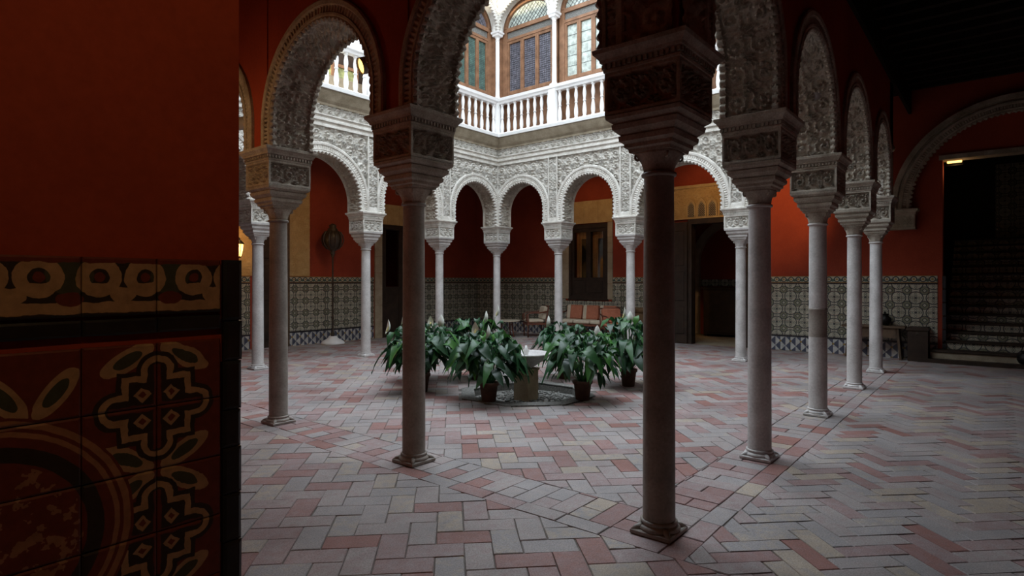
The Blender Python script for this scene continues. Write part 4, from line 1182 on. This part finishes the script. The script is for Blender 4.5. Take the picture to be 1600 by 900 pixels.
spotlight((UE + 0.36, 7.0, 4.4), (WE, 7.4, 3.6), 'spotlight facing the ochre stones over the wooden window', True, 34, cone=70, wall=(-0.12, 0, 0))
spotlight((4.9, VB + 0.36, 4.2), (4.9, WB, 2.9), 'spotlight facing the ochre carved strip by the candelabrum', True, 28, cone=70, wall=(0, -0.12, 0))
spotlight((6.9, VB + 0.36, 4.2), (7.4, WB, 3.4), 'spotlight facing the stone lintel of the dark doorway', True, 14, cone=70, wall=(0, -0.12, 0))
spotlight((-3.80, -1.72, 3.5), (-3.05, 0.11, 1.75), 'added spotlight over the entrance, unseen, brightening the star tiles of the jamb', True, 30, cone=85, wall=(0, -0.2, 0.1))  # lamp added out of view to brighten the jamb, which skylight leaves dark

lt = empty('wall_lantern', (2.88, 11.5, 2.33)); tag(lt, 'lit amber wall lantern on the far wall, close to the red jamb edge', 'lantern')
MB().lathe([(0.06, -0.2), (0.085, -0.185), (0.085, -0.17)], 8).build('base', 'iron', lt)
g = MB().lathe([(0.075, -0.17), (0.115, -0.02), (0.12, 0.1)], 8, cap=False).build('glass', 'flame', lt)
for k in range(8):
    a = 2 * PI * k / 8
    MB().tube([(0.08 * math.cos(a), 0.08 * math.sin(a), -0.18), (0.118 * math.cos(a), 0.118 * math.sin(a), -0.02), (0.125 * math.cos(a), 0.125 * math.sin(a), 0.11)], 0.007, 5).build('rib', 'iron', lt)
MB().lathe([(0.14, 0.1), (0.14, 0.12), (0.08, 0.18), (0.05, 0.2), (0.05, 0.23), (0.015, 0.27)], 8).build('cap', 'iron', lt)
MB().tube([(0, 0, 0.26), (0, 0.02, 0.34), (0, 0.15, 0.40), (0, 0.30, 0.36), (0, 0.38, 0.2)], 0.014, 8).build('bracket', 'iron', lt)
lamp_light('lantern_light', 'POINT', (2.88, 11.5, 2.55 + 0.12), 6, (1.0, 0.55, 0.2), None, size=0.1)
lamp_light('lantern_light', 'POINT', (2.88, 11.30, 2.33), 9, (1.0, 0.55, 0.2), None, size=0.1)
sn = empty('stair_sconce', (WE + 0.30, -0.98, 4.0)); tag(sn, 'small glowing box sconce at the top of the stair opening', 'sconce')
MB().box(-0.05, 0.05, -0.14, 0.14, -0.05, 0.02, 0.008).build('tray', 'iron', sn)
MB().box(-0.035, 0.035, -0.12, 0.12, -0.01, 0.035, 0.008).xform(Matrix.Translation((-0.045, 0, 0))).build('lamp_face', 'bulb', sn)
MB().tube([(0, 0.1, -0.04), (0.0, 0.17, -0.04), (0.0, 0.20, 0.02)], 0.012, 6).build('arm', 'iron', sn)
lamp_light('sconce_light', 'POINT', (WE + 0.30, -1.0, 3.85), 1.6, WARM, None, size=0.05)

hl = empty('added_lantern', (-1.35, 4.7, 3.3)); tag(hl, 'added black hanging lantern, unseen behind the tiled jamb, brightening the entrance gallery', 'lantern')  # lamp added out of view to light the outer face of the entrance arcade
MB().lathe([(0.05, 0), (0.13, 0.03), (0.16, 0.30), (0.16, 0.32)], 8, cap=False).build('glass', 'flame', hl)
MB().lathe([(0.17, 0.31), (0.17, 0.34), (0.09, 0.43), (0.03, 0.48)], 8).build('cap', 'iron', hl)
MB().lathe([(0.01, -0.05), (0.06, -0.02), (0.06, 0.01)], 8).build('base', 'iron', hl)
MB().tube([(0, 0, 0.46), (0, 0, 2.3)], 0.008, 6).build('chain', 'iron', hl)
lamp_light('lantern_light', 'POINT', (-1.35, 4.7, 3.15), 9, (1.0, 0.62, 0.30), None, size=0.12)  # warm fill light of the added lantern
# standing bronze candelabrum
cd = empty('candelabrum', (5.33, 11.5, 0)); tag(cd, 'tall dark standing candelabrum with oval pierced head on a white round foot', 'candelabrum')
MB().lathe([(0.29, 0), (0.30, 0.02), (0.27, 0.07), (0.16, 0.13), (0.11, 0.17), (0.10, 0.2)], 24).build('foot', 'marblewhite', cd, True)
MB().lathe([(0.045, 0.2), (0.05, 0.26), (0.03, 0.32), (0.024, 0.6), (0.035, 0.66), (0.024, 0.72), (0.022, 1.5), (0.034, 1.55), (0.022, 1.6), (0.02, 2.2), (0.05, 2.27)], 16).build('pole', 'bronze', cd, True)
hd = MB().lathe([(0.03, 2.26), (0.07, 2.32), (0.05, 2.36), (0.13, 2.42), (0.21, 2.52), (0.245, 2.64), (0.235, 2.76), (0.18, 2.86), (0.12, 2.91), (0.13, 2.94), (0.08, 2.97), (0.10, 3.02), (0.04, 3.07)], 16).build('head', 'bronze', cd, True)
for k in range(10):
    a = 2 * PI * k / 10; ca, sa = math.cos(a), math.sin(a)
    MB().tube([(r * ca, r * sa, z) for r, z in ((0.14, 2.42), (0.23, 2.52), (0.27, 2.64), (0.255, 2.76), (0.19, 2.87))], 0.016, 6).build('leaf_rib', 'bronze', hd)

# ------------------------------------------------------------------ fountain
fo = empty('fountain', (FC[0], FC[1], 0)); tag(fo, 'low pale fountain bowl on a square pedestal in a sunken pebbled octagon', 'fountain')
R8 = lambda R: octagon(R, c=(0, 0))
pit = MB().rings([[(x, y, z) for x, y in R8(OCT - 0.005)] for z in (-0.15, -0.10)]); pit.build('pebble_bed', 'pebble', fo)
for i in range(8):
    o8, i8, j8 = R8(OCT + 0.14), R8(OCT - 0.06), R8(OCT - 0.02)
    j = (i + 1) % 8
    b = MB().rings([[(*o8[i], -0.012), (*o8[j], -0.012), (*i8[j], -0.012), (*i8[i], -0.012)], [(*o8[i], 0.012), (*o8[j], 0.012), (*i8[j], 0.014), (*i8[i], 0.014)]])
    b.rings([[(*j8[i], -0.10), (*j8[j], -0.10), (*i8[j], -0.10), (*i8[i], -0.10)], [(*j8[i], 0.0), (*j8[j], 0.0), (*i8[j], 0.0), (*i8[i], 0.0)]])
    b.build('kerb_stone', 'pebble', fo)
PB = MB()
for k in range(420):
    a, r = random.uniform(0, 2 * PI), 0.72 * math.sqrt(random.random()); x, y, s = r * math.cos(a), r * math.sin(a), random.uniform(0.018, 0.032)
    PB.lathe([(s * 0.7, -0.105), (s, -0.095), (s * 0.7, -0.08), (s * 0.15, -0.075)], 6, x, y)
PB.build('pebbles', 'pebble', fo, True)['kind'] = 'stuff'
MB().squares([(0.125, -0.10), (0.125, 0.32), (0.14, 0.335), (0.14, 0.36)]).build('pedestal', 'beige', fo)
MB().lathe([(0.08, 0.36), (0.10, 0.37), (0.18, 0.42), (0.28, 0.49), (0.34, 0.545), (0.36, 0.555), (0.36, 0.575), (0.335, 0.58), (0.32, 0.56), (0.24, 0.51), (0.12, 0.47), (0.03, 0.465)], 40).build('bowl', 'marble', fo, True)
MB().lathe([(0.05, 0.46), (0.04, 0.5), (0.03, 0.56), (0.045, 0.60), (0.02, 0.64), (0.012, 0.68)], 14).build('nozzle', 'marblewhite', fo, True)

# ------------------------------------------------------------------ peace lilies
def leaf_mesh(rise, reach, droop, L, w, twist):
    """stalk and blade in one: rises, arches over and hangs; fold along the middle"""
    n = 12; pts = []
    for i in range(n + 1):
        t = i / n
        x = reach * t ** 1.15; z = rise * math.sin(min(1.0, t * 1.25) * PI / 2) - droop * max(0, t - 0.45) ** 2 * 2.3
        pts.append((x, z))
    V, F = [], []
    for i, (x, z) in enumerate(pts):
        t = i / n
        if t < 0.5: hw = 0.005
        else:
            q = (t - 0.5) / 0.5; hw = max(0.004, w * max(0.0, math.sin(PI * q ** 0.75)) ** 0.85)
        lift = hw * 0.42
        wv = 0.016 * math.sin(i * 2.1 + twist * 9) if t > 0.55 else 0
        sh_ = twist * max(0, t - 0.4)
        V += [(x, -hw + sh_, z + lift + wv), (x, sh_, z), (x, hw + sh_, z + lift - wv)]
    for i in range(n):
        for k in range(2): F.append((i * 3 + k, i * 3 + k + 1, i * 3 + k + 4, i * 3 + k + 3))
    return mesh('leaf', V, F, 'leaf', True)
LM = [leaf_mesh(0.66, 0.18, 0.10, 0.3, 0.052, 0.10), leaf_mesh(0.66, 0.33, 0.25, 0.3, 0.062, -0.14), leaf_mesh(0.60, 0.46, 0.40, 0.3, 0.068, 0.16),
      leaf_mesh(0.50, 0.54, 0.46, 0.3, 0.068, -0.12), leaf_mesh(0.42, 0.56, 0.44, 0.3, 0.066, 0.12), leaf_mesh(0.55, 0.42, 0.42, 0.3, 0.072, -0.2), leaf_mesh(0.31, 0.46, 0.30, 0.3, 0.060, 0.15)]
def spathe_mesh():
    V, F = [], []; n, m = 9, 6
    for i in range(n + 1):
        t = i / n; hw = 0.036 * math.sin(PI * min(0.999, t * 0.93 + 0.06)) ** 0.9
        for j in range(m + 1):
            a = (j / m - 0.5) * 2
            V.append((hw * a + 0.0, -0.030 * math.sin(PI * t) * (1 - a * a) + 0.04 * t * t, 0.15 * t))
    for i in range(n):
        for j in range(m): F.append((i * (m + 1) + j, i * (m + 1) + j + 1, (i + 1) * (m + 1) + j + 1, (i + 1) * (m + 1) + j))
    return mesh('spathe', V, F, 'spathe', True)
SPM = spathe_mesh(); SPX = MB().lathe([(0.006, 0.02), (0.009, 0.03), (0.009, 0.075), (0.004, 0.085)], 8).me('spadix', 'spadix', True)
POT = MB().lathe([(0.088, 0), (0.092, 0.01), (0.118, 0.22), (0.134, 0.225), (0.138, 0.262), (0.128, 0.266), (0.118, 0.25), (0.112, 0.235)], 24, cap=False).me('pot', 'terracotta', True)
SOIL = MB().lathe([(0.118, 0.225), (0.118, 0.235), (0.06, 0.245)], 20).me('soil', 'soil', True)
POTB = MB().lathe([(0.088, 0.0), (0.088, 0.006)], 24).me('pot_base', 'terracotta')
def plant(x, y, label, scale, nleaf, flowers, seed):
    r = random.Random(seed)
    t = empty('peace_lily', (x, y, 0)); tag(t, label, 'plant', 'potted peace lilies round the fountain')
    link('pot', POT, t); link('soil', SOIL, t); link('pot_base', POTB, t)
    for k in range(nleaf):
        q = k / nleaf
        me = LM[min(6, int(q * 7))] if r.random() < 0.4 else r.choice(LM)
        o = link('leaf', me, t); a = k * 2.39996 + r.uniform(-0.3, 0.3)
        o.location = (0.05 * math.cos(a), 0.05 * math.sin(a), 0.235); s = scale * r.uniform(0.66, 1.1)
        o.rotation_euler = (r.uniform(-0.5, 0.5), r.uniform(-0.2, 0.22), a); o.scale = (s, s * r.uniform(0.9, 1.2), s)
    for fx, fy, fz, ang in flowers:
        fl = MB().tube([(0.02 * fx, 0.02 * fy, 0.235), (fx * 0.55, fy * 0.55, fz * 0.6), (fx, fy, fz)], [0.006, 0.005, 0.004], 6).build('flower_stalk', 'stem', t, True)
        for me in (SPM, SPX):
            f = link('spathe' if me is SPM else 'spadix', me, fl); f.location = (fx, fy, fz - 0.005); f.rotation_euler = (0.45, 0.0, ang); f.scale = (1.35, 1.35, 1.35)
plant(2.38, 3.56, 'bushy peace lily in a dark pot, standing alone before the fountain pedestal', 1.02, 124, [(0.05, 0.1, 0.82, 0.3), (-0.12, 0.15, 0.86, 2.0)], 1)
plant(3.28, 2.67, 'spreading peace lily whose dark pot shows below the leaves, next to the tallest column', 1.0, 120, [(0.28, -0.05, 0.80, -0.8)], 2)
plant(4.62, 2.70, 'tall peace lily with two white flowers, partly behind the tallest column', 1.15, 122, [(-0.12, 0.05, 1.02, 0.6), (0.05, 0.0, 0.95, -1.0)], 3)
plant(2.31, 4.81, 'peace lily cut by the brownish column, white flowers reaching towards the jamb', 1.08, 122, [(-0.42, 0.28, 0.86, 1.2), (-0.2, 0.2, 0.98, 0.5), (0.2, -0.2, 0.92, -0.6)], 4)
plant(3.62, 4.95, 'tall peace lily between two pale columns, with a narrow flower at its top', 1.12, 120, [(0.1, -0.1, 0.92, 0.2), (0.22, -0.24, 1.02, 0.8)], 5)
plant(4.62, 3.88, 'darker low peace lily directly in front of the settee', 1.0, 116, [(-0.22, 0.2, 0.84, 0.0)], 6)
plant(2.98, 5.50, 'peace lily at the back with two arching flowers, nearest the dark doorway', 1.0, 112, [(-0.1, 0.1, 0.88, 0.7), (0.1, -0.05, 0.84, 2.2)], 7)

# ------------------------------------------------------------------ furniture
def seat_frame(root, w, d, sh_, arms=True, tall=0.88):
    for x in (-d / 2 + 0.03, d / 2 - 0.03):
        for y in (-w / 2 + 0.03, w / 2 - 0.03):
            back = x > 0
            MB().tube([(x, y, 0), (x, y, sh_), (x + (0.08 if back else 0), y, tall if back else sh_ + 0.22)], 0.020, 8).build('leg', 'rattan', root, True)
    MB().box(-d / 2, d / 2, -w / 2, w / 2, sh_ - 0.09, sh_ - 0.04, 0.01).build('seat_frame', 'rattan', root)
    MB().tube([(d / 2 + 0.05, -w / 2 + 0.03, tall), (d / 2 + 0.05, w / 2 - 0.03, tall)], 0.022, 8).build('top_rail', 'rattan', root, True)
    if arms:
        for y in (-w / 2 + 0.03, w / 2 - 0.03):
            MB().tube([(-d / 2 - 0.02, y, sh_ + 0.02), (-d / 2 - 0.01, y, sh_ + 0.2), (-d / 2 + 0.10, y, sh_ + 0.25), (0.1, y, sh_ + 0.26), (d / 2 + 0.03, y, sh_ + 0.30)], 0.020, 8).build('arm', 'rattan', root, True)
se = empty('settee', (10.62, 7.22, 0)); tag(se, 'reddish wooden settee with terracotta and cream cushions against the tiled wall', 'settee')
seat_frame(se, 1.72, 0.62, 0.46)
for k in range(3):
    y = -0.54 + k * 0.54
    MB().box(-0.29, 0.22, y - 0.255, y + 0.255, 0.42, 0.53, 0.035).build('seat_cushion', 'cream', se)
    q = MB().box(-0.05, 0.06, -0.25, 0.25, 0, 0.42, 0.04); q.xform(Matrix.Translation((0.21, y, 0.51)) @ Matrix.Rotation(0.16, 4, 'Y'))
    bc_ = q.build('back_cushion', 'cushion', se)
    q = MB().box(-0.058, 0.068, 0.13, 0.235, 0.004, 0.425, 0.03); q.xform(Matrix.Translation((0.21, y, 0.51)) @ Matrix.Rotation(0.16, 4, 'Y')); q.build('cream_stripe', 'cream', bc_)
def armchair(x, y, rz, label, cloth):
    t = empty('armchair', (x, y, 0), rz); tag(t, label, 'chair'); seat_frame(t, 0.62, 0.58, 0.44)
    MB().box(-0.27, 0.2, -0.26, 0.26, 0.41, 0.51, 0.035).build('seat_cushion', cloth, t)
    q = MB().box(-0.05, 0.05, -0.25, 0.25, 0, 0.40, 0.04); q.xform(Matrix.Translation((0.2, 0, 0.49)) @ Matrix.Rotation(0.18, 4, 'Y')); q.build('back_cushion', cloth, t)
armchair(10.1, 6.05, 0.9, 'bentwood armchair with curved dark arms at the end of the settee', 'cushion')
armchair(10.25, 8.75, -0.7, 'armchair with cream cushions between the round table and the settee', 'cream')
tb = empty('side_table', (9.75, 9.35, 0)); tag(tb, 'low round side table with a pale top beside the cream armchair', 'table')
MB().lathe([(0.33, 0.44), (0.35, 0.45), (0.35, 0.475), (0.34, 0.48)], 28).build('top', 'cream', tb)
for k in range(3):
    a = 2 * PI * k / 3 + 0.4
    MB().tube([(0.16 * math.cos(a), 0.16 * math.sin(a), 0.44), (0.20 * math.cos(a), 0.20 * math.sin(a), 0.2), (0.26 * math.cos(a), 0.26 * math.sin(a), 0)], 0.018, 6).build('leg', 'rattan', tb)
ch = empty('upholstered_chair', (10.72, 5.62, 0)); tag(ch, 'dark brown upholstered chair with a rolled back by the wall', 'chair')
MB().box(-0.3, 0.28, -0.3, 0.3, 0.16, 0.45, 0.03).build('seat', 'brownleather', ch)
MB().box(0.16, 0.30, -0.3, 0.3, 0.42, 0.82, 0.03).build('backrest', 'brownleather', ch)
MB().tube([(0.20, -0.31, 0.82), (0.20, 0.31, 0.82)], 0.085, 14).build('rolled_top', 'brownleather', ch, True)
for x in (-0.25, 0.22):
    for y in (-0.25, 0.25): MB().box(x - 0.025, x + 0.025, y - 0.025, y + 0.025, 0, 0.17).build('leg', 'darkwood', ch)
# bench, jar and chest below the wall by the stairs
bn = empty('bench', (10.93, 0.37, 0)); tag(bn, 'rustic dark wooden bench table with plank legs by the tiled wall', 'bench')
MB().box(-0.19, 0.19, -0.58, 0.56, 0.64, 0.685, 0.008).build('top', 'benchwood', bn)
for y, s in ((-0.44, -1), (0.42, 1)):
    q = MB().box(-0.15, 0.15, -0.022, 0.022, 0, 0.66, 0.004); q.xform(Matrix.Translation((0, y + 0.06 * s, 0)) @ Matrix.Rotation(0.09 * s, 4, 'X')); q.build('leg', 'benchwood', bn)
MB().box(-0.15, -0.12, -0.44, 0.42, 0.44, 0.64).build('apron', 'benchwood', bn)
j2 = empty('bronze_jar', (10.95, 0.16, 0.685)); tag(j2, 'small dark jar standing on the wooden bench', 'jar')
MB().lathe([(0.06, 0), (0.065, 0.01), (0.11, 0.08), (0.115, 0.14), (0.07, 0.2), (0.055, 0.22)], 18).build('body', 'iron', j2, True)
MB().lathe([(0.06, 0.215), (0.08, 0.23), (0.078, 0.24), (0.02, 0.25), (0.02, 0.28), (0.008, 0.29)], 18).build('lid', 'iron', j2, True)
cx_ = empty('chest', (10.95, -0.42, 0)); tag(cx_, 'dark wooden chest between the bench and the stairs', 'chest')
MB().box(-0.2, 0.2, -0.17, 0.17, 0.0, 0.60, 0.01).build('body', 'darkwood', cx_)
MB().box(-0.215, 0.215, -0.185, 0.185, 0.60, 0.68, 0.02).build('lid', 'darkwood', cx_)
MB().box(-0.212, -0.198, -0.03, 0.03, 0.53, 0.60, 0.004).build('clasp', 'bronze', cx_)
